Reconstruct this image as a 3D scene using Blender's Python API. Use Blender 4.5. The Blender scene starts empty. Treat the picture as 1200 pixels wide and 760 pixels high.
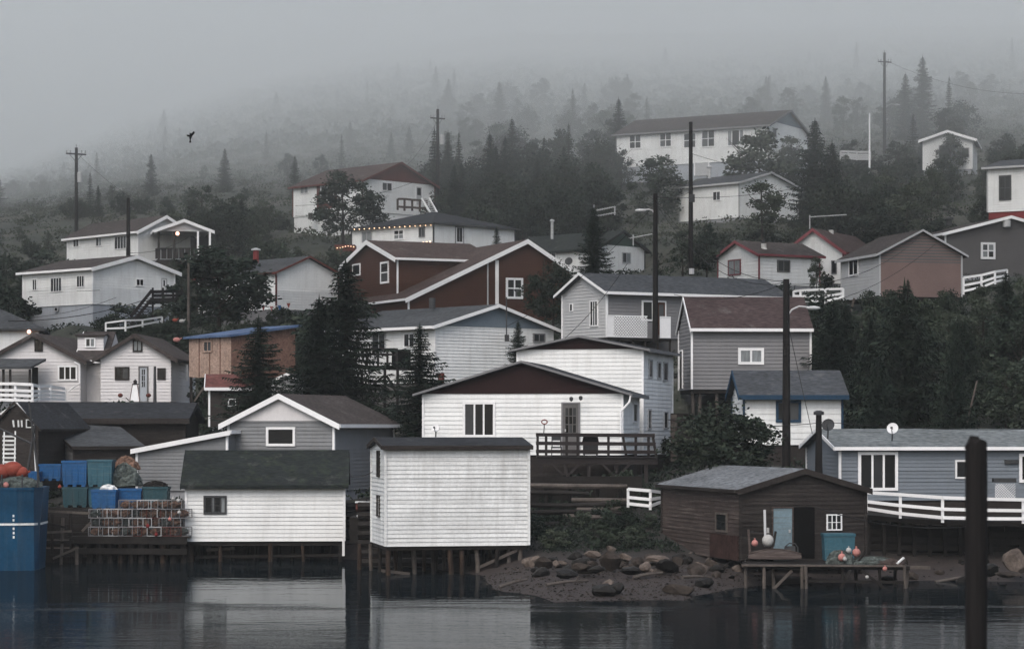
import bpy, math, random
import numpy as np
from mathutils import Vector as V

random.seed(11)
rng = np.random.default_rng(11)
SC = bpy.context.scene
COL = SC.collection

# ------------------------------------------------------------------ camera, sky, sun, exposure
F, CX, CY, HC = 2900.0, 600.0, 500.0, 6.0      # focal length in photo pixels, eye level, camera height (m)
cam_data = bpy.data.cameras.new('camera')
cam = bpy.data.objects.new('camera', cam_data)
COL.objects.link(cam)
cam.location = (0, 0, HC)
cam.rotation_euler = (math.pi / 2, 0, 0)
cam_data.sensor_width = 36.0
cam_data.lens = 36.0 * F / 1200.0
cam_data.shift_y = 0.1
cam_data.clip_start = 0.5
cam_data.clip_end = 20000
cam_data.dof.use_dof = True
cam_data.dof.focus_distance = 125
cam_data.dof.aperture_fstop = 2.4
SC.camera = cam

SUN_EL, SUN_AZ = math.radians(48), math.radians(200)   # soft light from behind the camera
world = bpy.data.worlds.new('World')
SC.world = world
world.use_nodes = True
wn, wl = world.node_tree.nodes, world.node_tree.links
bg = wn['Background']
sky = wn.new('ShaderNodeTexSky')
sky.sky_type = 'NISHITA'
sky.sun_disc = False
sky.sun_elevation = SUN_EL
sky.sun_rotation = SUN_AZ
sky.air_density = 1.0
sky.dust_density = 4.0
hs = wn.new('ShaderNodeHueSaturation')
hs.inputs['Saturation'].default_value = 0.85
wl.new(sky.outputs[0], hs.inputs['Color'])
wl.new(hs.outputs[0], bg.inputs['Color'])
bg.inputs['Strength'].default_value = 0.15
sun_data = bpy.data.lights.new('sun', 'SUN')
sun_data.energy = 0.9
sun_data.angle = math.radians(40)
sun_data.color = (1.0, 0.97, 0.93)
sun = bpy.data.objects.new('sun', sun_data)
COL.objects.link(sun)
# sky rotation is measured from +Y towards +X
sd = V((math.sin(SUN_AZ) * math.cos(SUN_EL), math.cos(SUN_AZ) * math.cos(SUN_EL), math.sin(SUN_EL)))
sun.rotation_euler = sd.to_track_quat('Z', 'Y').to_euler()
SC.view_settings.view_transform = 'Standard'
SC.view_settings.look = 'None'
SC.view_settings.exposure = 0.37
SC.view_settings.gamma = 1.0
SC.view_settings.use_curve_mapping = False
SC.cycles.use_denoising = True
SC.cycles.volume_bounces = 5
SC.cycles.max_bounces = 6
SC.cycles.diffuse_bounces = 2
SC.cycles.glossy_bounces = 3
SC.cycles.caustics_reflective = False
SC.cycles.caustics_refractive = False

# ------------------------------------------------------------------ helpers
ORG = {}


def at(px, py, d):
    return V(((px - CX) * d / F, d, HC + (CY - py) * d / F))


def zof(py, d):
    return HC + (CY - py) * d / F


class MB:
    def __init__(s):
        s.v, s.f = [], []

    def face(s, *pts):
        n = len(s.v)
        s.v += [V(p) for p in pts]
        s.f.append(tuple(range(n, n + len(pts))))

    def solid(s, ring0, ring1, cap=True):
        n, k = len(s.v), len(ring0)
        s.v += [V(p) for p in ring0] + [V(p) for p in ring1]
        for i in range(k):
            j = (i + 1) % k
            s.f.append((n + i, n + j, n + k + j, n + k + i))
        if cap:
            s.f.append(tuple(n + i for i in reversed(range(k))))
            s.f.append(tuple(n + k + i for i in range(k)))

    def prism(s, poly, ext):
        ext = V(ext)
        s.solid([V(p) for p in poly], [V(p) + ext for p in poly])

    def box(s, o, a, b, c):
        o, a, b, c = V(o), V(a), V(b), V(c)
        s.prism([o, o + a, o + a + b, o + b], c)

    def cbox(s, c, sx, sy, sz, u=None):
        u = V((1, 0, 0)) if u is None else u
        w = V((-u.y, u.x, 0))
        c = V(c)
        s.box(c - u * sx / 2 - w * sy / 2 - V((0, 0, sz / 2)), u * sx, w * sy, V((0, 0, sz)))

    def beam(s, p, q, w, h):
        p, q = V(p), V(q)
        d = (q - p).normalized()
        up = V((0, 0, 1)) if abs(d.z) < 0.95 else V((0, 1, 0))
        a = d.cross(up).normalized()
        b = a.cross(d).normalized()
        r = [-a * w / 2 - b * h / 2, a * w / 2 - b * h / 2, a * w / 2 + b * h / 2, -a * w / 2 + b * h / 2]
        s.solid([p + x for x in r], [q + x for x in r])

    def tube(s, pts, rs, n=8, cap=True):
        rings = []
        for i, p in enumerate(pts):
            p = V(p)
            d = (V(pts[min(i + 1, len(pts) - 1)]) - V(pts[max(i - 1, 0)])).normalized()
            up = V((0, 0, 1)) if abs(d.z) < 0.9 else V((0, 1, 0))
            a = d.cross(up).normalized()
            b = a.cross(d).normalized()
            r = rs[i] if hasattr(rs, '__len__') else rs
            rings.append([p + (a * math.cos(t) + b * math.sin(t)) * r for t in [2 * math.pi * k / n for k in range(n)]])
        base = len(s.v)
        for r in rings:
            s.v += r
        for i in range(len(rings) - 1):
            for k in range(n):
                j = (k + 1) % n
                s.f.append((base + i * n + k, base + i * n + j, base + (i + 1) * n + j, base + (i + 1) * n + k))
        if cap:
            s.f.append(tuple(base + k for k in reversed(range(n))))
            s.f.append(tuple(base + (len(rings) - 1) * n + k for k in range(n)))

    def lathe(s, c, prof, n=14):
        c = V(c)
        base = len(s.v)
        for r, z in prof:
            for k in range(n):
                t = 2 * math.pi * k / n
                s.v.append(c + V((r * math.cos(t), r * math.sin(t), z)))
        for i in range(len(prof) - 1):
            for k in range(n):
                j = (k + 1) % n
                s.f.append((base + i * n + k, base + i * n + j, base + (i + 1) * n + j, base + (i + 1) * n + k))
        s.f.append(tuple(base + k for k in reversed(range(n))))
        s.f.append(tuple(base + (len(prof) - 1) * n + k for k in range(n)))

    def ball(s, c, r, n=12, sq=(1, 1, 1)):
        c = V(c)
        prof = [(max(0.02, math.sin(math.pi * i / 8)) * r, -math.cos(math.pi * i / 8) * r) for i in range(9)]
        k = len(s.v)
        s.lathe((0, 0, 0), prof, n)
        for i in range(k, len(s.v)):
            s.v[i] = V((s.v[i].x * sq[0], s.v[i].y * sq[1], s.v[i].z * sq[2])) + c


def tag(o, label=None, cat=None, group=None, kind=None):
    if label:
        o['label'] = label
    if cat:
        o['category'] = cat
    if group:
        o['group'] = group
    if kind:
        o['kind'] = kind
    return o


def thing(name, label, cat, loc, group=None):
    o = bpy.data.objects.new(name, None)
    COL.objects.link(o)
    o.location = loc
    o.empty_display_size = 0.3
    ORG[o.name] = V(loc)
    return tag(o, label, cat, group)


def mesh_from(name, mb, mat, org):
    me = bpy.data.meshes.new(name)
    me.from_pydata([tuple(p - org) for p in mb.v], [], mb.f)
    me.materials.append(mat)
    return me


def obj(name, mb, mat, parent=None, smooth=False, **tags):
    org = ORG[parent.name] if parent else (mb.v[0].copy() if mb.v else V((0, 0, 0)))
    me = mesh_from(name, mb, mat, org)
    if smooth:
        me.polygons.foreach_set('use_smooth', [True] * len(me.polygons))
    o = bpy.data.objects.new(name, me)
    COL.objects.link(o)
    if parent:
        o.parent = parent
    else:
        o.location = org
    ORG[o.name] = org
    return tag(o, **tags) if tags else o


def np_mesh(name, verts, faces, mat):
    """verts n x 3, faces m x 3 or m x 4 numpy arrays"""
    me = bpy.data.meshes.new(name)
    m, k = faces.shape
    me.vertices.add(len(verts))
    me.vertices.foreach_set('co', np.asarray(verts, dtype=np.float32).ravel())
    me.loops.add(m * k)
    me.loops.foreach_set('vertex_index', np.asarray(faces, dtype=np.int32).ravel())
    me.polygons.add(m)
    me.polygons.foreach_set('loop_start', np.arange(0, m * k, k, dtype=np.int32))
    me.update(calc_edges=True)
    me.validate()
    me.materials.append(mat)
    return me


# ------------------------------------------------------------------ materials
def new_mat(name):
    m = bpy.data.materials.new(name)
    m.use_nodes = True
    return m, m.node_tree.nodes, m.node_tree.links, m.node_tree.nodes['Principled BSDF']


def noise(n, l, coord, scale, mapping=None, detail=4, rough=0.6):
    if mapping:
        mp = n.new('ShaderNodeMapping')
        mp.inputs['Scale'].default_value = mapping
        l.new(coord, mp.inputs[0])
        coord = mp.outputs[0]
    t = n.new('ShaderNodeTexNoise')
    t.inputs['Scale'].default_value = scale
    t.inputs['Detail'].default_value = detail
    t.inputs['Roughness'].default_value = rough
    l.new(coord, t.inputs['Vector'])
    return t.outputs['Fac']


def ramp(n, l, fac, stops):
    r = n.new('ShaderNodeValToRGB')
    e = r.color_ramp.elements
    while len(e) < len(stops):
        e.new(0.5)
    for i, (p, c) in enumerate(stops):
        e[i].position = p
        e[i].color = (*c, 1) if len(c) == 3 else c
    l.new(fac, r.inputs[0])
    return r.outputs[0]


def mix(n, l, fac, a, b, mode='MIX'):
    m = n.new('ShaderNodeMix')
    m.data_type = 'RGBA'
    m.blend_type = mode
    for sock, val in ((m.inputs[0], fac), (m.inputs[6], a), (m.inputs[7], b)):
        if hasattr(val, 'links'):
            l.new(val, sock)
        else:
            sock.default_value = val if not hasattr(val, '__len__') else (*val, 1)
    return m.outputs[2]


def sc(c, k):
    return tuple(x * k for x in c)


def surf(name, col, rough=0.65, var=0.25, scale=0.6, streak=0.0, streak_col=(0.12, 0.1, 0.085), grain=(1, 1, 1), fine=0.15, bump=0.0, spec=0.08, worn=0.0, worn_col=(0.3, 0.29, 0.27)):
    """painted / wooden / roofing surface: broad tone drift, run-down dirt, worn flakes, fine grain"""
    m, n, l, b = new_mat(name)
    pos = n.new('ShaderNodeNewGeometry').outputs['Position']
    oi = n.new('ShaderNodeObjectInfo').outputs['Random']
    f1 = noise(n, l, pos, scale, grain)
    c = ramp(n, l, f1, [(0.3, sc(col, 1 - var)), (0.7, sc(col, 1 + var * 0.6))])
    f2 = noise(n, l, pos, 9.0, grain, 3)
    c = mix(n, l, 1.0, c, ramp(n, l, f2, [(0.3, (1 - fine,) * 3), (0.7, (1 + fine,) * 3)]), 'MULTIPLY')
    r = ramp(n, l, oi, [(0.0, (0.93,) * 3), (1.0, (1.05,) * 3)])
    c = mix(n, l, 1.0, c, r, 'MULTIPLY')
    if streak:
        f3 = noise(n, l, pos, 1.0, (3.0, 3.0, 0.35), 5, 0.65)
        k = ramp(n, l, f3, [(0.48, (0, 0, 0)), (0.78, (streak,) * 3)])
        c = mix(n, l, k, c, streak_col)
    if worn:
        f4 = noise(n, l, pos, 2.2, (0.22, 0.22, 7.0), 6, 0.75)
        k = ramp(n, l, f4, [(0.54, (0, 0, 0)), (0.62, (worn,) * 3)])
        c = mix(n, l, k, c, worn_col)
    l.new(c, b.inputs['Base Color'])
    b.inputs['Roughness'].default_value = rough
    b.inputs['Specular IOR Level'].default_value = spec
    if bump:
        bp = n.new('ShaderNodeBump')
        bp.inputs['Strength'].default_value = bump
        bp.inputs['Distance'].default_value = 0.03
        l.new(noise(n, l, pos, 14.0, grain, 4), bp.inputs['Height'])
        l.new(bp.outputs[0], b.inputs['Normal'])
    return m


def roofing(name, col, moss=0.0):
    m, n, l, b = new_mat(name)
    pos = n.new('ShaderNodeNewGeometry').outputs['Position']
    c = ramp(n, l, noise(n, l, pos, 0.5, (1, 1, 2)), [(0.3, sc(col, 0.78)), (0.7, sc(col, 1.2))])
    tabs = noise(n, l, pos, 3.2, (1, 1, 7), 2)
    c = mix(n, l, 1.0, c, ramp(n, l, tabs, [(0.32, (0.6,) * 3), (0.68, (1.4,) * 3)]), 'MULTIPLY')
    spots = noise(n, l, pos, 0.9, (1, 1, 1), 6, 0.7)
    k = ramp(n, l, spots, [(0.58, (0, 0, 0)), (0.74, (0.45,) * 3)])
    c = mix(n, l, k, c, (0.16, 0.16, 0.15))
    if moss:
        k = ramp(n, l, noise(n, l, pos, 1.6, (1, 1, 1), 6, 0.75), [(0.5, (0, 0, 0)), (0.7, (moss,) * 3)])
        c = mix(n, l, k, c, (0.045, 0.06, 0.035))
    l.new(c, b.inputs['Base Color'])
    b.inputs['Roughness'].default_value = 0.85
    b.inputs['Specular IOR Level'].default_value = 0.1
    bp = n.new('ShaderNodeBump')
    bp.inputs['Strength'].default_value = 0.35
    bp.inputs['Distance'].default_value = 0.03
    l.new(tabs, bp.inputs['Height'])
    l.new(bp.outputs[0], b.inputs['Normal'])
    return m


def leafmat(name, c0, c1, rough=0.75):
    m, n, l, b = new_mat(name)
    pos = n.new('ShaderNodeNewGeometry').outputs['Position']
    oi = n.new('ShaderNodeObjectInfo').outputs['Random']
    f = noise(n, l, pos, 1.3, None, 3)
    c = ramp(n, l, f, [(0.3, c0), (0.7, c1)])
    c = mix(n, l, 1.0, c, ramp(n, l, oi, [(0, (0.75, 0.8, 0.8)), (1, (1.2, 1.15, 1.05))]), 'MULTIPLY')
    l.new(c, b.inputs['Base Color'])
    b.inputs['Roughness'].default_value = rough
    b.inputs['Specular IOR Level'].default_value = 0.05
    return m


def emit(name, col, strength):
    m, n, l, b = new_mat(name)
    b.inputs['Base Color'].default_value = (*col, 1)
    b.inputs['Emission Color'].default_value = (*col, 1)
    b.inputs['Emission Strength'].default_value = strength
    return m


WHITE = surf('white_clapboard', (0.76, 0.78, 0.78), var=0.1, streak=0.28, streak_col=(0.38, 0.37, 0.35), fine=0.04)
WHITE_OLD = surf('weathered_white_paint', (0.7, 0.72, 0.72), var=0.14, streak=0.5, streak_col=(0.33, 0.33, 0.32), fine=0.1, worn=0.6, worn_col=(0.42, 0.42, 0.41))
WHITE_TRIM = surf('white_trim_paint', (0.78, 0.79, 0.8), var=0.06, fine=0.03)
CREAM = surf('pale_lilac_white_paint', (0.66, 0.65, 0.66), var=0.08, streak=0.15, streak_col=(0.4, 0.38, 0.36), fine=0.04)
GREY_L = surf('light_grey_siding', (0.42, 0.43, 0.44), var=0.08, fine=0.04, streak=0.1)
GREY_M = surf('mid_grey_siding', (0.19, 0.192, 0.2), var=0.08, fine=0.04, streak=0.1)
GREY_D = surf('brown_grey_siding', (0.115, 0.112, 0.112), var=0.08, fine=0.05)
GREY_SHED = surf('grey_shed_clapboard', (0.2, 0.21, 0.22), var=0.1, fine=0.05, streak=0.2)
CONC = surf('grey_concrete', (0.3, 0.31, 0.33), var=0.15, streak=0.3, fine=0.1)
CONC_BLUE = surf('blue_grey_foundation_paint', (0.36, 0.39, 0.43), var=0.12, streak=0.25, fine=0.06)
BLUE_SIDING = surf('blue_grey_siding', (0.165, 0.19, 0.218), var=0.08, fine=0.05, streak=0.1)
BLUEGABLE = surf('slate_blue_gable', (0.16, 0.2, 0.235), var=0.1, fine=0.05)
BLUE_TRIM = surf('navy_trim_paint', (0.02, 0.048, 0.085), var=0.1)
BROWN_SIDING = surf('red_brown_siding', (0.062, 0.029, 0.02), var=0.12, fine=0.06)
BROWN_OLD = surf('weathered_brown_boards', (0.058, 0.045, 0.041), var=0.3, fine=0.15, worn=0.55, worn_col=(0.17, 0.145, 0.13), streak=0.3, streak_col=(0.05, 0.035, 0.03))
BROWN_DARK = surf('dark_brown_boards', (0.029, 0.025, 0.0235), var=0.35, fine=0.2, worn=0.5, worn_col=(0.065, 0.055, 0.05))
TAN = surf('pinkish_brown_siding', (0.2, 0.142, 0.13), var=0.1, fine=0.05)
MAROON = surf('dark_maroon_gable', (0.022, 0.0105, 0.0105), var=0.15)
RED = surf('red_paint', (0.18, 0.03, 0.03), var=0.15)
RED_TRIM = surf('red_trim_paint', (0.17, 0.05, 0.058), var=0.1)
RUST = surf('rust_red_paint', (0.11, 0.036, 0.03), var=0.2, fine=0.1)
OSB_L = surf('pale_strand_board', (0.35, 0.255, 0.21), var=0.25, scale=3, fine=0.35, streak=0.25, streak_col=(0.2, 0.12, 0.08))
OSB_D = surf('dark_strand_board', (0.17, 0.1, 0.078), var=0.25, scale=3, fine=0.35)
TARP = surf('blue_roof_membrane', (0.075, 0.12, 0.22), var=0.25, streak=0.2, streak_col=(0.3, 0.36, 0.45))
R_DARK = roofing('dark_grey_shingle', (0.024, 0.026, 0.03))
R_SLATE = roofing('slate_grey_shingle', (0.055, 0.059, 0.064))
R_BLUE = roofing('blue_grey_shingle', (0.052, 0.057, 0.064))
R_PALE = roofing('pale_grey_green_shingle', (0.13, 0.145, 0.15))
R_BROWN = roofing('brown_shingle', (0.05, 0.042, 0.04))
R_RED = roofing('reddish_brown_shingle', (0.062, 0.044, 0.04))
R_REDDISH = roofing('faded_red_roof', (0.11, 0.045, 0.04))
R_PURPLE = roofing('purple_brown_shingle', (0.05, 0.036, 0.036))
R_GREEN = roofing('dark_green_shingle', (0.016, 0.0195, 0.0195), moss=0.5)
R_FELT = roofing('grey_roofing_felt', (0.13, 0.14, 0.15))
GLASS, _n, _l, _b = new_mat('window_glass')
_l.new(ramp(_n, _l, _n.new('ShaderNodeObjectInfo').outputs['Random'], [(0.0, (0.006, 0.007, 0.008)), (0.6, (0.014, 0.016, 0.018)), (0.9, (0.06, 0.065, 0.07))]), _b.inputs['Base Color'])
_b.inputs['Roughness'].default_value = 0.06
_b.inputs['Specular IOR Level'].default_value = 0.35
CURTAIN = surf('net_curtain_behind_glass', (0.22, 0.24, 0.25), rough=0.2, var=0.3, scale=3, grain=(3, 3, 0.5))
WOOD_GREY = surf('weathered_grey_wood', (0.09, 0.078, 0.07), var=0.3, fine=0.2, scale=1.5)
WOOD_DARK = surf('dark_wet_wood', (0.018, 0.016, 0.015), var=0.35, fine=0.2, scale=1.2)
WOOD_PILE = surf('tarred_piling_wood', (0.035, 0.025, 0.02), var=0.5, fine=0.3, scale=1.0, streak=0.4, streak_col=(0.16, 0.1, 0.065))
DECK_BROWN = surf('dark_stained_deck_wood', (0.028, 0.024, 0.024), var=0.25, fine=0.1)
POLE_WOOD = surf('creosoted_pole_wood', (0.014, 0.013, 0.013), var=0.3, fine=0.2, grain=(4, 4, 0.3))
BLACK = surf('matt_black_and_doorway_shade', (0.006, 0.006, 0.006), var=0.1, rough=0.9, spec=0.0)
METAL = surf('galvanised_metal', (0.45, 0.46, 0.47), rough=0.4, var=0.15)
METAL_D = surf('dark_metal', (0.05, 0.052, 0.055), rough=0.5, var=0.2)
WIRE = surf('cable_black', (0.02, 0.02, 0.021), var=0.1)
TUB_BLUE = surf('bright_blue_plastic', (0.018, 0.085, 0.22), rough=0.45, var=0.2, streak=0.4, streak_col=(0.05, 0.1, 0.16), fine=0.15, worn=0.45, worn_col=(0.12, 0.17, 0.24))
TUB_TEAL = surf('faded_teal_plastic', (0.04, 0.105, 0.14), rough=0.5, var=0.2, streak=0.45, streak_col=(0.04, 0.07, 0.08), fine=0.15, worn=0.45, worn_col=(0.12, 0.17, 0.18))
TUB_DARK = surf('dark_teal_plastic', (0.03, 0.07, 0.085), rough=0.5, var=0.25, streak=0.3)
BOAT_BLUE = surf('blue_hull_paint', (0.008, 0.05, 0.105), rough=0.35, var=0.3, streak=0.6, streak_col=(0.06, 0.09, 0.12), fine=0.1)
NET = surf('grey_green_netting', (0.08, 0.095, 0.09), rough=0.9, var=0.5, fine=0.4, scale=6)
NET_ORANGE = surf('orange_brown_netting', (0.17, 0.105, 0.078), rough=0.9, var=0.6, fine=0.5, scale=5)
ORANGE = surf('orange_red_plastic', (0.22, 0.05, 0.035), rough=0.4, var=0.2)
PINK = surf('faded_pink_plastic', (0.42, 0.19, 0.17), rough=0.45, var=0.15)
WHITE_PLASTIC = surf('white_plastic', (0.4, 0.4, 0.39), rough=0.4, var=0.1, streak=0.3)
DOOR_BLUE = surf('peeling_pale_blue_paint', (0.16, 0.225, 0.26), var=0.2, worn=0.6, worn_col=(0.12, 0.13, 0.13), fine=0.12)
ROCK = surf('grey_brown_rock', (0.045, 0.037, 0.032), rough=0.85, var=0.5, scale=1.5, fine=0.3, bump=0.6)
ROCK_L = surf('pale_brown_rock', (0.12, 0.098, 0.085), rough=0.85, var=0.4, scale=1.5, fine=0.3, bump=0.6)
ROCK_W = surf('dark_wet_rock', (0.018, 0.017, 0.016), rough=0.55, var=0.4, scale=1.5, fine=0.3, bump=0.6)
BARK = surf('dark_bark', (0.03, 0.025, 0.022), rough=0.9, var=0.4, fine=0.3, grain=(3, 3, 0.6))
NEEDLE = leafmat('spruce_needles', (0.010, 0.017, 0.014), (0.026, 0.038, 0.029))
NEEDLE2 = leafmat('spruce_needles_dull', (0.016, 0.023, 0.019), (0.034, 0.044, 0.034))
LEAF = leafmat('alder_leaves', (0.017, 0.026, 0.021), (0.046, 0.06, 0.046))
LEAF2 = leafmat('birch_leaves', (0.026, 0.037, 0.029), (0.07, 0.086, 0.067))
LEAF_DK = leafmat('dark_shrub_leaves', (0.011, 0.017, 0.014), (0.031, 0.042, 0.033))
SCRUB = leafmat('hill_scrub_leaves', (0.022, 0.031, 0.022), (0.055, 0.065, 0.045))
BULB = emit('warm_bulb', (1.0, 0.62, 0.38), 2.2)
LAMP_GLOW = emit('porch_lamp_glow', (1.0, 0.5, 0.35), 2.5)
# ------------------------------------------------------------------ houses
PADS = []       # ground pads under houses: x, y, radius, z
FOOT = []       # footprints for keeping plants out: corner xy, u, v, Lr, Ll
VIEW = []       # what the facades cover, so that scattered plants keep clear: px0, px1, py0, py1, d
Z = V((0, 0, 1))
MARKS = []      # houses to name plants by: phrase, middle and half width in the view, height in the view, distance


def clip(poly, z0, z1):
    """the part of a convex (s, z) polygon between two heights"""
    for lim, keep_above in ((z0, True), (z1, False)):
        out = []
        for i in range(len(poly)):
            a, b = poly[i], poly[(i + 1) % len(poly)]
            ia = a[1] >= lim if keep_above else a[1] <= lim
            ib = b[1] >= lim if keep_above else b[1] <= lim
            if ia:
                out.append(a)
            if ia != ib:
                t = (lim - a[1]) / (b[1] - a[1])
                out.append((a[0] + t * (b[0] - a[0]), lim))
        poly = out
        if len(poly) < 3:
            return []
    return poly


def board_mesh(mb, poly, P, w, n, z0, z1, thick=0.038):
    off = lambda z: 0.004 + thick * (1 - (z - z0) / (z1 - z0))
    q = [P + w * s + Z * z for s, z in poly]
    front = [p + n * off(z) for p, (s, z) in zip(q, poly)]
    mb.solid(q, front, cap=False)
    mb.face(*front)


def siding(B, side, mat, step=0.19, sep=False, poly=None, zmin=None):
    th = B['th']
    P, w, n, L, poly0 = wall_frame(B, side)
    poly = poly or poly0
    z0 = min(z for s, z in poly) if zmin is None else zmin
    z1 = max(z for s, z in poly)
    if P.y > 133 and step < 1:
        step = max(step, 0.2)
    k = max(1, round((z1 - z0) / step))
    hz = (z1 - z0) / k
    mb = MB()
    for i in range(k):
        a, b = z0 + i * hz, z0 + (i + 1) * hz
        c = clip(poly, a, b)
        if not c:
            continue
        if sep:
            m2 = MB()
            board_mesh(m2, c, P, w, n, a, b, 0.028 + random.uniform(-0.007, 0.009))
            obj('siding_board', m2, mat, th)
        else:
            board_mesh(mb, c, P, w, n, a, b, 0.026 if P.y < 133 else 0.034)
    if not sep and mb.v:
        obj('siding', mb, mat, th, kind='stuff')


def wall_frame(B, side):
    C = B['C'].copy()
    if side == 'R':
        return C, B['u'], -B['v'], B['Lr'], B['polyR']
    return C, B['v'], -B['u'], B['Ll'], B['polyL']


def on_wall(B, side, px, py):
    P, w, n, L, _ = wall_frame(B, side)
    k = (px - CX) / F
    s = (k * P.y - P.x) / (w.x - k * w.y)
    d = P.y + w.y * s
    return s, HC + (CY - py) * d / F


def block(th, px, d, yaw, pxL, pxR, base, eave, apex, gable, wall, roof_m, trim=None, oh=0.32, og=0.3, found=0.9, found_m=None, step=0.19, sep='', Lr=None, Ll=None,
          frac=0.5, eave2=None, gp=None, corners=True, boards='RL', t=0.14, hip_in=None, pad=True, walls2=None, rake_h=0.2, view=True, fascia_m=None):
    a = math.radians(yaw)
    u, v = V((math.cos(a), math.sin(a), 0)), V((-math.sin(a), math.cos(a), 0))
    C = V(((px - CX) * d / F, d, 0))
    solve = lambda w, p: ((p - CX) / F * C.y - C.x) / (w.x - (p - CX) / F * w.y)
    Lr = Lr or solve(u, pxR)
    Ll = Ll or solve(v, pxL)
    zb, ze = zof(base, d), zof(eave, d)
    G, O = (u, v) if gable in ('R', 'hip') else (v, u)          # G runs along the gable wall, O along the ridge
    Lg, Lo = (Lr, Ll) if gable in ('R', 'hip') else (Ll, Lr)
    mid = C + G * Lg * frac + (O * Lo * 0.5 if gable == 'hip' else V((0, 0, 0)))
    za = zof(apex, mid.y)
    ze2 = ze if eave2 is None else zof(eave2, (C + G * Lg).y)
    zin = za - t
    gpoly = [(0, zb), (Lg, zb), (Lg, ze2), (Lg * frac, zin), (0, ze)]
    if gable == 'hip':
        gpoly = [(0, zb), (Lg, zb), (Lg, ze), (0, ze)]
    if frac >= 0.999:
        gpoly = [(0, zb), (Lg, zb), (Lg, zin), (0, ze)]
    epoly = [(0, zb), (Lo, zb), (Lo, ze), (0, ze)]
    B = dict(th=th, C=C, u=u, v=v, Lr=Lr, Ll=Ll, zb=zb, ze=ze, za=za, polyR=gpoly if gable in ('R', 'hip') else epoly, polyL=epoly if gable in ('R', 'hip') else gpoly)
    wr, wl_ = wall if isinstance(wall, tuple) else (wall, wall)
    # body
    mb = MB()
    g2 = [(s, z) for s, z in gpoly]
    mb.prism([C + G * s + Z * z for s, z in g2], O * Lo)
    obj('wall', mb, wr if gable in ('R', 'hip') else wl_, th)
    if found:
        mb = MB()
        o = C + G * 0.06 + O * 0.06 + Z * (zb - found)
        mb.prism([o, o + G * (Lg - 0.12), o + G * (Lg - 0.12) + O * (Lo - 0.12), o + O * (Lo - 0.12)], Z * (found - 0.01))
        obj('foundation', mb, found_m or CONC, th)
    for sd, m in (('R', wr), ('L', wl_)):
        if sd in boards:
            siding(B, sd, m, step, sd in sep)
    # roof
    mb = MB()
    tr = trim or WHITE_TRIM
    fm = fascia_m or tr
    if gable == 'hip':
        hi = hip_in if hip_in is not None else min(Lg, Lo) / 2
        k = (za - ze) / hi if hi else 0.3
        zo = ze - 0.02
        c = [C + G * x + O * y for x, y in ((-oh, -oh), (Lg + oh, -oh), (Lg + oh, Lo + oh), (-oh, Lo + oh))]
        if Lo >= Lg:
            r0, r1 = C + G * Lg / 2 + O * min(hi, Lo / 2 - 0.05), C + G * Lg / 2 + O * max(Lo - hi, Lo / 2 + 0.05)
            quads = [(0, 1, 'a'), (2, 3, 'b')], [(1, 2), (3, 0)]
        else:
            r0, r1 = C + O * Lo / 2 + G * min(hi, Lg / 2 - 0.05), C + O * Lo / 2 + G * max(Lg - hi, Lg / 2 + 0.05)
        lo = [p + Z * zo for p in c]
        up = [p + Z * (zo + t) for p in c]
        A, Bv = r0 + Z * za, r1 + Z * za
        if Lo >= Lg:
            mb.face(up[0], up[1], A)
            mb.face(up[1], up[2], Bv, A)
            mb.face(up[2], up[3], Bv)
            mb.face(up[3], up[0], A, Bv)
        else:
            mb.face(up[0], up[1], Bv, A)
            mb.face(up[1], up[2], Bv)
            mb.face(up[2], up[3], A, Bv)
            mb.face(up[3], up[0], A)
        mb.face(*reversed(lo))
        for i in range(4):
            j = (i + 1) % 4
            mb.face(lo[i], lo[j], up[j], up[i])
        obj('roof', mb, roof_m, th)
        for i, j in ((0, 1), (3, 0)):
            f2 = MB()
            e = (up[j] - up[i]).normalized()
            nn = V((e.y, -e.x, 0))
            f2.beam(up[i] + nn * 0.03 - Z * t * 0.55, up[j] + nn * 0.03 - Z * t * 0.55, 0.05, t * 1.1)
            obj('fascia', f2, fm, th)
    else:
        if frac >= 0.999:
            k1 = (zin - ze) / Lg
            prof = [(-oh, ze - oh * k1), (Lg + oh, zin + oh * k1), (Lg + oh, zin + oh * k1 + t), (-oh, ze - oh * k1 + t)]
            rk = [(-oh, ze - oh * k1 + t - rake_h), (Lg + oh, zin + oh * k1 + t - rake_h), (Lg + oh, zin + oh * k1 + t + .006), (-oh, ze - oh * k1 + t + .006)]
            rkc = [rk]
        else:
            k1, k2 = (zin - ze) / (Lg * frac), (zin - ze2) / (Lg * (1 - frac))
            a0, a1 = (-oh, ze - oh * k1), (Lg + oh, ze2 - oh * k2)
            ap = (Lg * frac, zin)
            prof = [a0, ap, a1, (a1[0], a1[1] + t), (ap[0], ap[1] + t), (a0[0], a0[1] + t)]
            dn = t - rake_h
            rkc = [[(a0[0], a0[1] + dn), (ap[0], ap[1] + dn), (ap[0], ap[1] + t + .006), (a0[0], a0[1] + t + .006)],
                   [(ap[0], ap[1] + dn), (a1[0], a1[1] + dn), (a1[0], a1[1] + t + .006), (ap[0], ap[1] + t + .006)]]
        mb.prism([C + G * s + Z * z - O * og for s, z in prof], O * (Lo + 2 * og))
        obj('roof', mb, roof_m, th)
        for rk in rkc:
            f2 = MB()
            f2.prism([C + G * s + Z * z - O * (og + 0.045) for s, z in rk], O * 0.042)
            obj('rake_board', f2, fm, th)
        f2 = MB()
        z_e = prof[0][1]
        p0 = C + G * (-oh - 0.024) - O * og + Z * (z_e + t / 2 - 0.01)
        f2.beam(p0, p0 + O * (Lo + 2 * og), 0.045, t + 0.03)
        obj('fascia', f2, fm, th)
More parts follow.
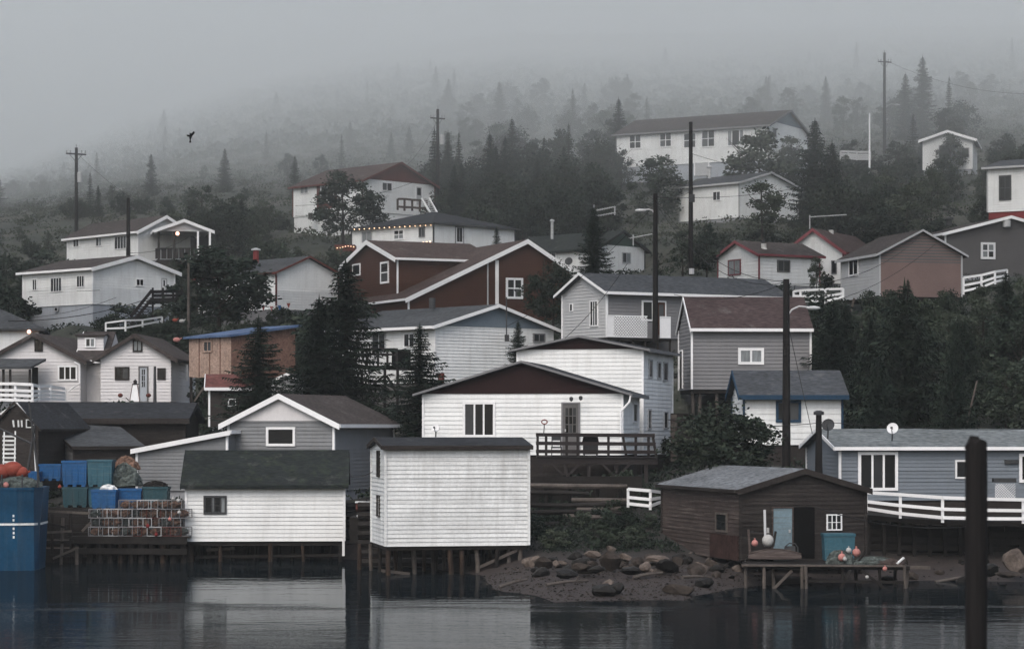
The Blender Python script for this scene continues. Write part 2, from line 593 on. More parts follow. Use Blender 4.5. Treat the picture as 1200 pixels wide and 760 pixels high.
    if corners:
        for p, nrm in ((C, (-u - v)), (C + u * Lr, (u - v)), (C + v * Ll, (v - u))):
            f2 = MB()
            q = p + nrm * 0.015
            hh = ze if p is C or gable == 'hip' else (ze if (p - C).dot(O) > 0.1 else (zin if frac >= 0.999 else ze2))
            f2.cbox(q + Z * (zb + hh) / 2, 0.11, 0.11, hh - zb - 0.02, u)
            obj('corner_board', f2, tr, th)
    if gp:
        gm, gpy = gp
        sd = 'R' if gable == 'R' else 'L'
        zc = zof(gpy, (C + G * Lg * 0.5).y)
        P, w, n, L, _ = wall_frame(B, sd)
        poly = clip(gpoly, zc, zin + 1)
        if poly:
            f2 = MB()
            f2.prism([P + w * s + Z * z + n * 0.002 for s, z in poly], n * 0.05)
            obj('gable_panel', f2, gm, th)
    ctr = C + u * Lr / 2 + v * Ll / 2
    if pad:
        PADS.append((ctr.x, ctr.y, math.hypot(Lr, Ll) * 0.42, zb - found * 0.9, u.copy(), v.copy(), C.copy(), Lr, Ll))
    FOOT.append((C, u, v, Lr, Ll))
    if view:
        ends = [C, C + u * Lr, C + v * Ll]
        pxs = [CX + F * e.x / e.y for e in ends]
        VIEW.append((min(pxs), max(pxs), apex - 2, base - 3, d))
        MARKS.append((th.name.split('.')[0].replace('_', ' '), (min(pxs) + max(pxs)) / 2, (max(pxs) - min(pxs)) / 2, (apex + base) / 2, ctr.y))
    return B


def window(B, side, x0, y0, x1, y1, cols=2, rows=1, frame=None, glass=None, fw=0.075, widths=None, sill=False, name='window', curtain=()):
    """frame with mullions standing proud of the wall, a pane in every light"""
    th = B['th']
    P, w, n, L, _ = wall_frame(B, side)
    sa, za = on_wall(B, side, x0, (y0 + y1) / 2)
    sb, zb = on_wall(B, side, x1, (y0 + y1) / 2)
    s0, s1 = min(sa, sb), max(sa, sb)
    zm = on_wall(B, side, (x0 + x1) / 2, y0)[1], on_wall(B, side, (x0 + x1) / 2, y1)[1]
    z0, z1 = min(zm), max(zm)
    fw = min(fw, (s1 - s0) * 0.14)
    frame = frame or WHITE_TRIM
    mb = MB()
    base, dep = 0.0, 0.085 if P.y < 133 else 0.1
    pz = 0.03 if P.y < 133 else 0.052
    pt = lambda s, z, o: P + w * s + Z * z + n * o

    def bar(a0, a1, b0, b1, dd):
        mb.prism([pt(a0, b0, base), pt(a1, b0, base), pt(a1, b1, base), pt(a0, b1, base)], n * dd)
    bar(s0, s0 + fw, z0, z1, dep)
    bar(s1 - fw, s1, z0, z1, dep)
    bar(s0 + fw, s1 - fw, z0, z0 + fw, dep)
    bar(s0 + fw, s1 - fw, z1 - fw, z1, dep)
    ia, ib, ja, jb = s0 + fw, s1 - fw, z0 + fw, z1 - fw
    widths = widths or [1] * cols
    tot = float(sum(widths))
    edges = [ia]
    for x in widths:
        edges.append(edges[-1] + (ib - ia) * x / tot)
    mw = fw * 0.7
    ze = [ja + (jb - ja) * i / rows for i in range(rows + 1)]
    for e in edges[1:-1]:
        bar(e - mw / 2, e + mw / 2, ja, jb, dep - 0.012)
    for i in range(len(edges) - 1):
        for zz in ze[1:-1]:
            bar(edges[i] + (mw / 2 if i else 0), edges[i + 1] - (mw / 2 if i + 1 < len(edges) - 1 else 0), zz - mw * 0.4, zz + mw * 0.4, dep - 0.02)
    wo = obj(name, mb, frame, th)
    k = 0
    if not curtain and P.y > 133 and random.random() < .3:
        curtain = (0, len(edges) * rows - rows - 1) if random.random() < .5 else (random.randrange(2),)
    for i in range(len(edges) - 1):
        for j in range(rows):
            m2 = MB()
            m2.prism([pt(edges[i] + .002, ze[j] + .002, pz), pt(edges[i + 1] - .002, ze[j] + .002, pz), pt(edges[i + 1] - .002, ze[j + 1] - .002, pz), pt(edges[i] + .002, ze[j + 1] - .002, pz)], n * 0.018)
            obj('pane', m2, CURTAIN if k in curtain else (glass or GLASS), wo)
            k += 1
    if sill:
        m2 = MB()
        m2.prism([pt(s0 - .06, z0 - .06, 0), pt(s1 + .06, z0 - .06, 0), pt(s1 + .06, z0 - .004, 0), pt(s0 - .06, z0 - .004, 0)], n * 0.13)
        obj('sill', m2, frame, wo)
    return wo


def door(B, side, x0, y0, x1, y1, leaf, frame=None, lite=None, fw=0.08, name='door'):
    th = B['th']
    P, w, n, L, _ = wall_frame(B, side)
    sa, _z = on_wall(B, side, x0, y0)
    sb, _z = on_wall(B, side, x1, y0)
    s0, s1 = min(sa, sb), max(sa, sb)
    z1, z0 = on_wall(B, side, (x0 + x1) / 2, y0)[1], on_wall(B, side, (x0 + x1) / 2, y1)[1]
    pt = lambda s, z, o: P + w * s + Z * z + n * o
    mb = MB()
    for a0, a1, b0, b1 in ((s0, s0 + fw, z0, z1), (s1 - fw, s1, z0, z1), (s0 + fw, s1 - fw, z1 - fw, z1)):
        mb.prism([pt(a0, b0, 0), pt(a1, b0, 0), pt(a1, b1, 0), pt(a0, b1, 0)], n * 0.09)
    d = obj(name, mb, frame or WHITE_TRIM, th)
    mb = MB()
    mb.prism([pt(s0 + fw, z0, 0.01), pt(s1 - fw, z0, 0.01), pt(s1 - fw, z1 - fw, 0.01), pt(s0 + fw, z1 - fw, 0.01)], n * 0.048)
    obj('leaf', mb, leaf, d)
    if lite:
        c, r, ztop, zbot = lite
        a, b = s0 + fw + .1, s1 - fw - .1
        hi, lo = z0 + (z1 - z0) * ztop, z0 + (z1 - z0) * zbot
        for i in range(c):
            for j in range(r):
                mb = MB()
                g = 0.02
                q = (a + (b - a) * i / c + g, a + (b - a) * (i + 1) / c - g, lo + (hi - lo) * j / r + g, lo + (hi - lo) * (j + 1) / r - g)
                mb.prism([pt(q[0], q[2], 0.06), pt(q[1], q[2], 0.06), pt(q[1], q[3], 0.06), pt(q[0], q[3], 0.06)], n * 0.012)
                obj('pane', mb, GLASS, d)
    mb = MB()
    hs_ = s1 - fw - 0.12
    mb.cbox(pt(hs_, z0 + (z1 - z0) * 0.47, 0.09), 0.05, 0.1, 0.12, w)
    obj('handle', mb, METAL, d)
    return d


def panel(B, side, x0, y0, x1, y1, mat, name, proud=0.05):
    P, w, n, L, _ = wall_frame(B, side)
    sa, sb = on_wall(B, side, x0, y0)[0], on_wall(B, side, x1, y0)[0]
    z1, z0 = on_wall(B, side, (x0 + x1) / 2, y0)[1], on_wall(B, side, (x0 + x1) / 2, y1)[1]
    mb = MB()
    mb.prism([P + w * s + Z * z + n * 0.003 for s, z in ((sa, z0), (sb, z0), (sb, z1), (sa, z1))], n * proud)
    return obj(name, mb, mat, B['th'])


def house(name, label, cat, px, d, base, group=None):
    return thing(name, label, cat, at(px, base, d), group)


def chimney(th, px, y0, y1, d, r, mat, cap=None, name='chimney', square=False):
    p, q = at(px, y1, d), at(px, y0, d)
    mb = MB()
    if square:
        mb.cbox((p + q) / 2, 2 * r, 2 * r, (q - p).z)
    else:
        mb.tube([p, q], r, 10)
    o = obj(name, mb, mat, th)
    if cap:
        mb = MB()
        mb.lathe(q, [(r * 0.7, 0.003), (r * 1.7, 0.02), (r * 1.6, 0.12), (r * 0.4, 0.2)], 10)
        obj('cap', mb, cap, o)
    return o


def dish(label, px, py, d, r, mat, wallside=None):
    th = thing('satellite_dish', label, 'satellite dish', at(px, py, d))
    c = at(px, py, d)
    mb = MB()
    ax = V((-0.3, -0.85, 0.35)).normalized()
    a = ax.cross(Z).normalized()
    b = a.cross(ax)
    rings = []
    for k, (rr, o) in enumerate(((0.05, -0.10), (0.5, -0.06), (0.8, -0.02), (1.0, 0.04))):
        rings.append([c + (a * math.cos(t) + b * math.sin(t)) * r * rr + ax * o * r * 2 for t in [2 * math.pi * i / 16 for i in range(16)]])
    for i in range(3):
        for k in range(16):
            j = (k + 1) % 16
            mb.face(rings[i][k], rings[i][j], rings[i + 1][j], rings[i + 1][k])
            mb.face(*[p - ax * 0.03 for p in (rings[i + 1][k], rings[i + 1][j], rings[i][j], rings[i][k])])
    obj('reflector', mb, mat, th)
    mb = MB()
    mb.tube([c - ax * r * 0.2, c - ax * r * 0.2 - Z * r * 0.6 + V((0, .1, 0)), c - Z * r * 2.2 + V((0, .15, 0))], 0.03, 6)
    obj('mast', mb, METAL_D, th)
    mb = MB()
    mb.tube([c - b * r * 0.95, c + ax * r * 0.9 - b * r * 0.3], 0.018, 5)
    mb.cbox(c + ax * r * 0.95 - b * r * 0.25, 0.09, 0.09, 0.09)
    obj('feed_arm', mb, METAL_D, th)


# ---- white clapboard shed on stilts
h = house('stilt_shed', 'tall weathered white clapboard shed on stilts with two slit windows in its narrow end', 'shed', 452, 100, 640)
B = block(h, 452, 100, 11, 436, 619, 640, 525, 512, 'L', WHITE_OLD, R_DARK, trim=WHITE_OLD, found=0, step=0.17, sep='RL', oh=0.22, og=0.16, t=0.14, pad=False, fascia_m=BROWN_DARK, rake_h=.16)
window(B, 'L', 443.2, 527.5, 446, 558.5, 1, 1, frame=BROWN_DARK, fw=.03)
window(B, 'L', 443.2, 580, 446, 605, 1, 1, frame=BROWN_DARK, fw=.03)
mb = MB(); mb.box(B['C'] + Z * (B['zb'] - .16) + B['u'] * .05 + B['v'] * .05, B['u'] * (B['Lr'] - .1), B['v'] * (B['Ll'] - .1), Z * .15)
obj('floor_frame', mb, WOOD_DARK, h)
W1 = B
# ---- white shed with dark green roof at the wharf
h = house('waterside_shed', 'low white clapboard shed with a wide dark green shingle roof beside the crab pot wharf', 'shed', 218.5, 110, 634)
B = block(h, 218.5, 110, 3, None, 403, 634, 567, 527, 'L', WHITE, R_GREEN, found=0, step=0.185, sep='R', Ll=5, oh=0.3, og=0.22, t=0.12, pad=False, fascia_m=R_GREEN)
window(B, 'R', 238.5, 580.3, 265.7, 602, 4, 1, frame=METAL_D, widths=[1, .35, 1, .6], curtain=(1, 3), fw=.09)
mb = MB(); mb.box(B['C'] + Z * (B['zb'] - .2) + B['u'] * .05 + B['v'] * .05, B['u'] * (B['Lr'] - .1), B['v'] * (B['Ll'] - .1), Z * .19)
obj('floor_frame', mb, WOOD_DARK, h)
mb = MB(); mb.cbox(at(402.5, 641, 109.9), 0.11, .1, .75); obj('downpipe', mb, WHITE_TRIM, h)
W2 = B
# ---- brown fishing stage
h = house('fishing_stage', 'weathered brown fishing shed with an open doorway and pale blue door above a cluttered landing', 'shed', 868, 96, 657)
B = block(h, 868, 96, 15.4, 776.6, 1013.7, 657, 574.5, 548.5, 'R', (BROWN_DARK, BROWN_OLD), R_FELT, trim=BROWN_DARK, found=0, step=0.165, sep='RL', oh=0.22, og=0.2, t=.1, pad=False, fascia_m=BROWN_DARK, rake_h=.22)
B['th'] = h
STAGE = B
panel(B, 'R', 929.5, 593.5, 954, 654, BLACK, 'doorway', .05)  # flat black panel, painting in the unlit inside of the open door
d_ = door(B, 'R', 904, 593.5, 929, 647, DOOR_BLUE, frame=BROWN_OLD, fw=.05)
window(B, 'R', 968, 602, 986, 621, 3, 2, frame=WHITE_TRIM, fw=.05)
window(B, 'L', 840, 600, 853.5, 623, 1, 1, frame=WOOD_GREY, fw=.08)
panel(B, 'L', 833, 626, 866, 654, surf('rusty_boarding', (0.042, 0.024, 0.021), var=0.5, fine=0.3, scale=2), 'rusty_patch', .046)
# ---- grey gable shed with lean-to
h = house('grey_boathouse', 'grey clapboard boathouse with white gable, brown roof and a low lean-to', 'boathouse', 391, 118, 575)
B = block(h, 391, 118, 72, 268.5, 437, 575, 495.5, 461, 'L', (GREY_SHED, GREY_SHED), R_BROWN, found=.6, step=.18, sep='L', oh=.42, og=.3, gp=None, rake_h=.26, Lr=8, frac=.5)
P, w, n, L, poly = wall_frame(B, 'L')
zc = zof(493, 118.6)
mbp = MB(); mbp.prism([P + w * s + Z * z + n * .04 for s, z in clip(poly, zc, 99)], n * .03)
obj('gable_panel', mbp, CREAM, h)
window(B, 'L', 312.4, 500, 346.4, 522.4, 1, 1, frame=WHITE_TRIM, fw=.12)
B = block(h, 266, 118.3, 78, 161, None, 575, 508.5, 525, 'L', GREY_SHED, R_DARK, found=.6, step=.17, oh=.25, og=.25, frac=.9999, Lr=6, rake_h=.22, boards='L')
# ---- dark barn row
h = house('net_store', 'long low dark brown net store with a black roof below the white cottage', 'net store', 41, 127, 545)
B = block(h, 38, 127, 2, None, 216, 548, 494, 471.5, 'L', BROWN_DARK, R_DARK, trim=BROWN_DARK, found=.8, step=.2, Ll=8, oh=.4, og=.3, rake_h=.2, t=.25)
h = house('lean_to_store', 'low grey lean-to store with a slate roof before the dark net store', 'store', 87, 121, 545)
B = block(h, 87, 121, 23, 57, 166, 548, 525, 496, 'L', (BROWN_DARK, GREY_M), R_SLATE, trim=BROWN_DARK, found=.6, step=.2, oh=.2, og=.15, frac=.9999, rake_h=.12, view=False)
h = house('dark_barn', 'dark brown barn with white cross trim behind the blue boat', 'barn', 42, 119, 570)
B = block(h, 44, 119, 80, -8, None, 575, 500, 470, 'L', BROWN_DARK, R_DARK, trim=BROWN_DARK, found=.6, step=.2, Lr=7, oh=.2, og=.15, rake_h=.12, t=.1)
window(B, 'L', 31, 491, 38.5, 501, 1, 1, frame=WHITE_OLD, fw=.1)
for (x0, y0, x1, y1) in ((1, 485, 20, 472), (20, 472, 42, 499), (40, 500, 43, 560), (16, 492, 17, 500), (22, 492, 22.5, 500), (26, 492, 26.5, 500)):
    sa, za_ = on_wall(B, 'L', x0, y0); sb, zb_ = on_wall(B, 'L', x1, y1)
    P, w, n, L, _ = wall_frame(B, 'L')
    mb = MB(); mb.beam(P + w * sa + Z * za_ + n * .07, P + w * sb + Z * zb_ + n * .07, .07, .09)
    obj('trim_board', mb, WHITE_OLD, h)
BARN = B
# ---- main white house with maroon gable, deck in front
h = house('bungalow', 'white bungalow with a dark maroon gable and a dark railed deck above the shore', 'house', 729, 118, 533)
B = block(h, 729, 118, 81.5, 496.5, None, 533, 461, 422.5, 'L', WHITE, R_DARK, found=1.6, found_m=BROWN_DARK, step=.21, sep='L', Lr=7.9, oh=.48, og=.35, rake_h=.1, t=.14, gp=(MAROON, 461), fascia_m=GREY_M)
window(B, 'L', 542.5, 470.5, 580.8, 512, 3, 1, frame=WHITE_TRIM, fw=.12)
door(B, 'L', 658, 471, 680, 533, GREY_D, frame=GREY_M, lite=(3, 3, .9, .42))
window(B, 'R', 741, 472, 746, 495, 1, 1, frame=WHITE_TRIM)
P, w, n, L, _ = wall_frame(B, 'L')
s_, z_ = on_wall(B, 'L', 728, 480)
mb = MB(); p = P + w * 0.1 + n * .12
mb.tube([p + Z * z for z in ()] or [at(739, 463, 117.6), at(737.5, 471, 117.6), at(727.5, 482, 117.7), at(727.5, 530, 117.7)], .055, 6)
obj('downpipe', mb, WHITE_TRIM, h)
for lx, ly in ((669.5, 467), (680.5, 466)):
    mb = MB(); mb.lathe(at(lx, ly, 117.75), [(.03, -.12), (.09, -.05), (.09, .06), (.03, .1)], 8); obj('wall_lamp', mb, METAL_D, h)
HOUSE4 = B
# ---- two storey white house behind
h = house('two_storey_house', 'two storey white house with a dark red shallow gable rising behind the white bungalow', 'house', 753, 127.5, 533)
B = block(h, 753, 127.5, 75, 607, 787.5, 533, 410, 393, 'L', WHITE, R_DARK, found=1.2, found_m=BROWN_DARK, step=.21, oh=.42, og=.35, rake_h=.1, t=.12, gp=(MAROON, 409), fascia_m=GREY_M)
for a, b, c, e in ((759.3, 421, 763.5, 443), (769.3, 423.5, 773.5, 444), (776.3, 424, 781.5, 446.5), (758.5, 479, 762, 503), (777, 481.5, 781.7, 502.5)):
    window(B, 'R', a, b, c, e, 1, 1, frame=GREY_L, fw=.08)
# ---- white house with blue grey gable
h = house('long_white_house', 'white clapboard house with a blue-grey gable end and raised timber deck behind the spruces', 'house', 510, 150, 445)
B = block(h, 510, 150, 41, 384, 647, 448, 382, 356.5, 'R', WHITE, R_SLATE, found=2.4, found_m=GREY_D, step=.19, oh=.5, og=.4, gp=(BLUEGABLE, 383.5), rake_h=.2)
window(B, 'L', 474, 390, 487, 407, 2, 1, frame=WHITE_TRIM)
window(B, 'L', 437, 390, 453, 412, 2, 1, frame=GREY_L)
window(B, 'R', 624, 390.5, 638, 401, 2, 1, frame=GREY_M)
P, w, n, L, _ = wall_frame(B, 'R')
mb = MB(); mb.tube([at(593.5, 348, 152.5), at(593.5, 395, 152.5)], .04, 6); obj('conduit', mb, METAL_D, h)
mb = MB(); mb.cbox(at(594, 396, 152.6), .28, .16, .42); obj('meter_box', mb, METAL_D, h)
H6 = B
chimney(h, 506.5, 349, 362, 156, .2, METAL_D)
chimney(h, 517, 437, 449, 148.5, .2, RUST, name='flue')
# ---- big red brown house, two wings
h = house('brown_house', 'large red-brown clapboard house with two white edged gables and long sloping roof', 'house', 479, 180, 372)
B = block(h, 479, 180, 25, None, 668, 372, 349, 280.5, 'R', BROWN_SIDING, R_RED, found=1.5, found_m=BROWN_SIDING, step=.2, Ll=12, frac=.72, eave2=318, oh=.4, og=.35, rake_h=.34)
window(B, 'R', 592.5, 325.5, 612.5, 350, 2, 2, frame=WHITE_TRIM, fw=.16)
for x in (582, ):
    sa, za_ = on_wall(B, 'R', x, 305); sb, zb_ = on_wall(B, 'R', x, 362)
    P, w, n, L, _ = wall_frame(B, 'R')
    mb = MB(); mb.beam(P + w * sa + Z * zb_ + n * .07, P + w * sa + Z * za_ + n * .07, .26, .1); obj('corner_board', mb, WHITE_TRIM, h)
sa, za_ = on_wall(B, 'R', 571, 307); sb, zb_ = on_wall(B, 'R', 571, 360)
mb = MB(); mb.tube([P + w * sa + Z * zb_ + n * .1, P + w * sa + Z * za_ + n * .1], .06, 6); obj('downpipe', mb, GREY_L, h)
B = block(h, 466, 184.5, 25, 404, 580, 372, 302.5, 281.5, 'L', BROWN_SIDING, R_RED, found=1.5, found_m=BROWN_SIDING, step=.2, oh=.4, og=.35, rake_h=.34)
window(B, 'L', 446.7, 306.5, 456.3, 332, 1, 2, frame=WHITE_TRIM, fw=.14)
window(B, 'L', 414, 309, 423, 323, 1, 1, frame=WHITE_TRIM, fw=.1)
window(B, 'R', 459, 355, 473, 368, 2, 1, frame=WHITE_TRIM, fw=.1)
# ---- grey ranch house with lattice deck
h = house('grey_ranch_house', 'pale grey house with a dark blue-grey roof and white lattice deck beside the utility pole', 'house', 711, 150, 395)
B = block(h, 711.3, 150, 30, 659.5, 918, 395, 341, 319.5, 'L', (GREY_M, GREY_L), R_BLUE, found=1.4, found_m=GREY_D, step=.19, oh=.42, og=.4, rake_h=.16)
window(B, 'L', 668.6, 355.5, 672.2, 365, 1, 1, frame=WHITE_TRIM)
window(B, 'L', 692.4, 351.6, 701.8, 382.5, 3, 1, frame=WHITE_TRIM, fw=.08)
window(B, 'R', 751.5, 352, 764.8, 376, 1, 1, frame=WHITE_TRIM, fw=.1)
door(B, 'R', 768.5, 352.5, 780, 392, BROWN_SIDING, frame=WHITE_TRIM, lite=(1, 1, .9, .45))
chimney(h, 810.5, 314.5, 321, 160, .17, METAL, name='roof_vent')
H8 = B
# ---- grey barn with reddish roof
h = house('grey_barn', 'grey clapboard barn with a purple-brown shingle roof standing on posts', 'barn', 811, 135, 456)
B = block(h, 811, 135, 4, 796, 949.5, 456, 383, 347.5, 'L', GREY_M, R_PURPLE, found=0, step=.17, oh=.35, og=.12, rake_h=.2, pad=False, boards='RL')
window(B, 'R', 864.8, 407.5, 895, 427, 2, 1, frame=WHITE_TRIM, fw=.15, curtain=())
door(B, 'L', 797.5, 410, 801, 455, BROWN_DARK, frame=WHITE_TRIM)
mb = MB(); mb.box(B['C'] + Z * (B['zb'] - .2) + B['u'] * .05 + B['v'] * .05, B['u'] * (B['Lr'] - .1), B['v'] * (B['Ll'] - .1), Z * .19); obj('floor_frame', mb, WOOD_DARK, h)
for x, dd in ((812, 135.4), (820, 135.4), (840, 135.4), (862, 135.5), (930, 135.8), (813, 140), (845, 140)):
    mb = MB(); mb.tube([at(x, 498, dd), at(x, 458, dd)], .1, 7); obj('post', mb, WOOD_GREY, h)
BARN9 = B
# ---- white cabin with blue trim
h = house('blue_trim_cabin', 'small white cabin with navy blue trim and a grey-blue roof below the grey barn', 'cabin', 872, 122, 521)
B = block(h, 872, 122, 1.5, 858.8, 986.5, 521, 463, 433.5, 'L', WHITE, R_BLUE, trim=BLUE_TRIM, found=1.2, found_m=BROWN_DARK, step=.3, oh=.42, og=.3, rake_h=.25, t=.2)
window(B, 'R', 909, 468.8, 938.6, 494.5, 2, 1, frame=BLUE_TRIM, fw=.13)
# ---- blue bungalow
h = house('blue_bungalow', 'blue-grey clapboard bungalow with white triple window and curved white railing', 'house', 984.5, 108, 586)
B = block(h, 984.5, 108, 4, 946, 1345, 586, 525, 502, 'L', BLUE_SIDING, R_PALE, found=1.2, found_m=BROWN_DARK, step=.165, sep='R', oh=.3, og=.3, rake_h=.15, t=.12)
window(B, 'R', 1005.3, 529, 1052, 574.5, 3, 1, frame=WHITE_TRIM, fw=.13)
window(B, 'R', 1119, 538.5, 1135.5, 560.5, 1, 1, frame=WHITE_TRIM, fw=.08)
window(B, 'R', 1194, 531, 1240, 565, 3, 1, frame=WHITE_TRIM, fw=.13)
panel(B, 'R', 1177, 538.5, 1193, 543, METAL_D, 'wall_box', .12)
H11 = B
# ---- white cottage with two gables
h = house('double_gable_cottage', 'off-white cottage with two brown roofed gables, a dormer and diamond pane door', 'cottage', 119, 149, 470)
B = block(h, 200, 149, 88, 118, None, 470.5, 418, 390.5, 'L', CREAM, R_BROWN, trim=R_BROWN, found=1, step=.2, Lr=9, oh=.45, og=.35, rake_h=.26, corners=False)
window(B, 'L', 134.8, 429.5, 151.8, 445, 2, 1, frame=BROWN_DARK, fw=.09)
window(B, 'L', 155.8, 398, 167, 412, 2, 1, frame=BROWN_DARK, fw=.08)
window(B, 'L', 184.5, 431, 194.3, 444.5, 1, 1, frame=BROWN_DARK)
door(B, 'L', 162.5, 429, 174, 470, CONC_BLUE, frame=GREY_D, lite=(2, 3, .92, .4))
B = block(h, 94, 150, 86, -12, None, 470.5, 421, 390, 'L', CREAM, R_BROWN, trim=R_BROWN, found=1, step=.2, Lr=9, oh=.45, og=.35, rake_h=.26, corners=False)
window(B, 'L', 68, 428, 91, 446, 3, 1, frame=WHITE_TRIM, fw=.1)
window(B, 'L', 40.8, 397, 50.4, 411.5, 2, 1, frame=BROWN_DARK, fw=.08)
B = block(h, 88, 151.5, 1, None, 126, 470.5, 421.5, 388.5, 'L', CREAM, R_BROWN, trim=WHITE_TRIM, found=1, step=.2, Ll=7, oh=.35, og=.0, rake_h=.16, corners=False, boards='R')
B = block(h, 91, 152.5, 1, None, 121.5, 411, 393.5, 390.5, 'L', CREAM, R_BROWN, trim=BROWN_DARK, found=0, step=.2, Ll=2, oh=.15, og=.1, rake_h=.08, t=.08, corners=False, boards='R', pad=False)
window(B, 'R', 99.8, 395.5, 112, 407, 2, 1, frame=WHITE_TRIM, fw=.08)
H12 = B
mb = MB(); p, q = at(-40, 432, 146.5), at(36, 432, 146.5); mb.solid([p, q, q + V((.35, 3.0, .55)), p + V((0, 3.0, .55))], [x + Z * .14 for x in (p, q, q + V((.35, 3.0, .55)), p + V((0, 3.0, .55)))]); obj('porch_roof', mb, R_SLATE, h)
for px in (4, 12, 35):
    mb = MB(); mb.beam(at(px, 470, 146.9), at(px, 432.5, 146.9), .13, .13); obj('porch_post', mb, BROWN_DARK, h)
mb = MB(); mb.box(at(37.5, 470, 149.2), V((.32, 0, 0)), V((0, .3, 0)), Z * 2.05); obj('porch_side', mb, BROWN_DARK, h)
mb = MB(); mb.tube([at(87, 424, 149.4), at(93, 427, 149.4), at(93.5, 449, 149.4), at(83, 455.5, 149.4), at(81, 458, 149.4)], .05, 6); obj('downpipe', mb, WHITE_TRIM, h)
for px in (141, 174):
    mb = MB(); c = at(px, 463, 148.4); mb.ball(c, .16, 8, (1, .8, .8)); obj('flower_basket', mb, RUST, h)
# ---- white house at the frame edge
h = house('hip_roof_house', 'white house with a dark grey hip roof and lit porch lamp partly out of view', 'house', 45, 165, 425)
B = block(h, -60, 163, 8, None, 46, 430, 386.5, 360.5, 'hip', WHITE, R_SLATE, found=1, step=.2, Ll=7, oh=.4, trim=METAL_D)
mb = MB(); mb.ball(at(34, 388.5, 162.9), .13, 8); obj('porch_lamp', mb, LAMP_GLOW, h)
# ---- white house with grey basement
h = house('hillside_white_house', 'white clapboard house on a pale grey basement with a dark side deck', 'house', 108.7, 185, 387)
B = block(h, 108.7, 185, 47, 27.5, 204, 356, 314.5, 299, 'R', WHITE, R_BROWN, found=2.1, found_m=CONC_BLUE, step=.2, oh=.4, og=.4, rake_h=.28)
window(B, 'L', 38.7, 326.6, 44.2, 340.5, 2, 1, frame=WHITE_TRIM)
window(B, 'L', 60, 325, 73.3, 342, 4, 1, frame=WHITE_TRIM, fw=.06)
window(B, 'L', 90.6, 322.5, 99.8, 336.5, 3, 1, frame=WHITE_TRIM, fw=.06)
window(B, 'R', 158.5, 326.3, 168, 335.3, 2, 1, frame=WHITE_TRIM)
door(B, 'R', 188.5, 326, 195, 345, WHITE_TRIM, frame=GREY_L, lite=(1, 1, .9, .5))
H13 = B
for a, b in ((39.5, 43.8), (64.5, 69)):
    window(B, 'L', a, 360, b, 364.5, 1, 1, frame=GREY_L, fw=.05)
VIEW.append((27, 112, 350, 388, 185))
# ---- white house with porch gable
h = house('porch_house', 'white house with grey-brown roof and an open dark porch under a white gable', 'house', 162, 210, 304)
B = block(h, 162, 210, 42, 79.5, 222, 304, 270.5, 252.5, 'R', WHITE, R_BROWN, found=1.5, step=.2, oh=.4, og=.4, rake_h=.28)
window(B, 'L', 86.5, 280.3, 93.3, 289.5, 2, 1, frame=WHITE_TRIM, fw=.06)
window(B, 'L', 113, 278, 120, 288.5, 2, 1, frame=WHITE_TRIM, fw=.06)
window(B, 'L', 134.8, 276.3, 149, 292, 4, 1, frame=WHITE_TRIM, fw=.06)
B = block(h, 184, 207.5, 12, None, 247, 270.5, 270, 257, 'R', GREY_L, R_BROWN, found=0, step=.2, Ll=6, oh=.3, og=.3, rake_h=.26, corners=False, pad=False)
for x in (186, 204, 232, 246):
    mb = MB(); mb.beam(at(x, 304, 207.8), at(x, 271, 207.8), .16, .16); obj('porch_post', mb, WHITE_TRIM if x > 210 else BROWN_DARK, h)
mb = MB(); mb.box(at(184, 304, 207.6), V((4.6, .9, 0)), V((-1, 5, 0)), V((0, 0, -1.9))); obj('porch_deck', mb, BROWN_DARK, h)
for k in range(9):
    mb = MB(); a_, b_ = at(185 + k * 7, 303, 207.5 + k * .13), at(185 + k * 7, 291, 207.5 + k * .13); mb.beam(a_, b_, .42, .05); obj('baluster', mb, BROWN_DARK, h)
mb = MB(); mb.beam(at(184, 291, 207.4), at(247, 291, 208.5), .1, .1); obj('porch_rail', mb, BROWN_DARK, h)
mb = MB(); mb.ball(at(208, 273.6, 207.4), .16, 8); obj('porch_lamp', mb, LAMP_GLOW, h)
mb = MB(); mb.box(at(186, 300, 213), V((4.4, .9, 0)), V((0, .1, 0)), V((0, 0, 2.1))); obj('porch_back_wall', mb, BROWN_DARK, h)
# ---- white house with red trim flue
h = house('red_flue_house', 'white house with red roof edging and a red flue behind the bunting', 'house', 323.7, 188, 380)
B = block(h, 323.7, 188, 42, 232, 396, 362, 319, 300, 'R', WHITE, R_SLATE, trim=RUST, found=1.8, found_m=GREY_M, step=.2, oh=.3, og=.35, rake_h=.14)
window(B, 'L', 305.5, 324.5, 310.8, 333.7, 2, 1, frame=WHITE_TRIM, fw=.05)
chimney(h, 300, 293.5, 308, 191, .22, RED, cap=METAL)
# ---- strand board shed
h = house('strand_board_shed', 'unpainted strand board shed with a blue membrane roof on a timber base', 'shed', 271, 145, 441)
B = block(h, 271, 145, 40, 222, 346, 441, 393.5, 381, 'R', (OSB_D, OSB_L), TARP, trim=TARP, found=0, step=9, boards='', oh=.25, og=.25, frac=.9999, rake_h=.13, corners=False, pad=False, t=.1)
window(B, 'L', 239.6, 399, 249.4, 412.5, 2, 1, frame=OSB_L, fw=.08)
P, w, n, L, _ = wall_frame(B, 'L')
mb = MB(); mb.box(P + Z * B['zb'] + n * .002, w * L, n * .022, Z * (B['ze'] - B['zb'] - .02)); obj('wall_sheet', mb, OSB_L, h)
for k in range(1, 4):
    mb = MB(); mb.box(P + w * (L * k / 4 - .04) + Z * B['zb'] + n * .026, w * .08, n * .03, Z * (B['ze'] - B['zb'] - .05)); obj('batten', mb, OSB_D, h)
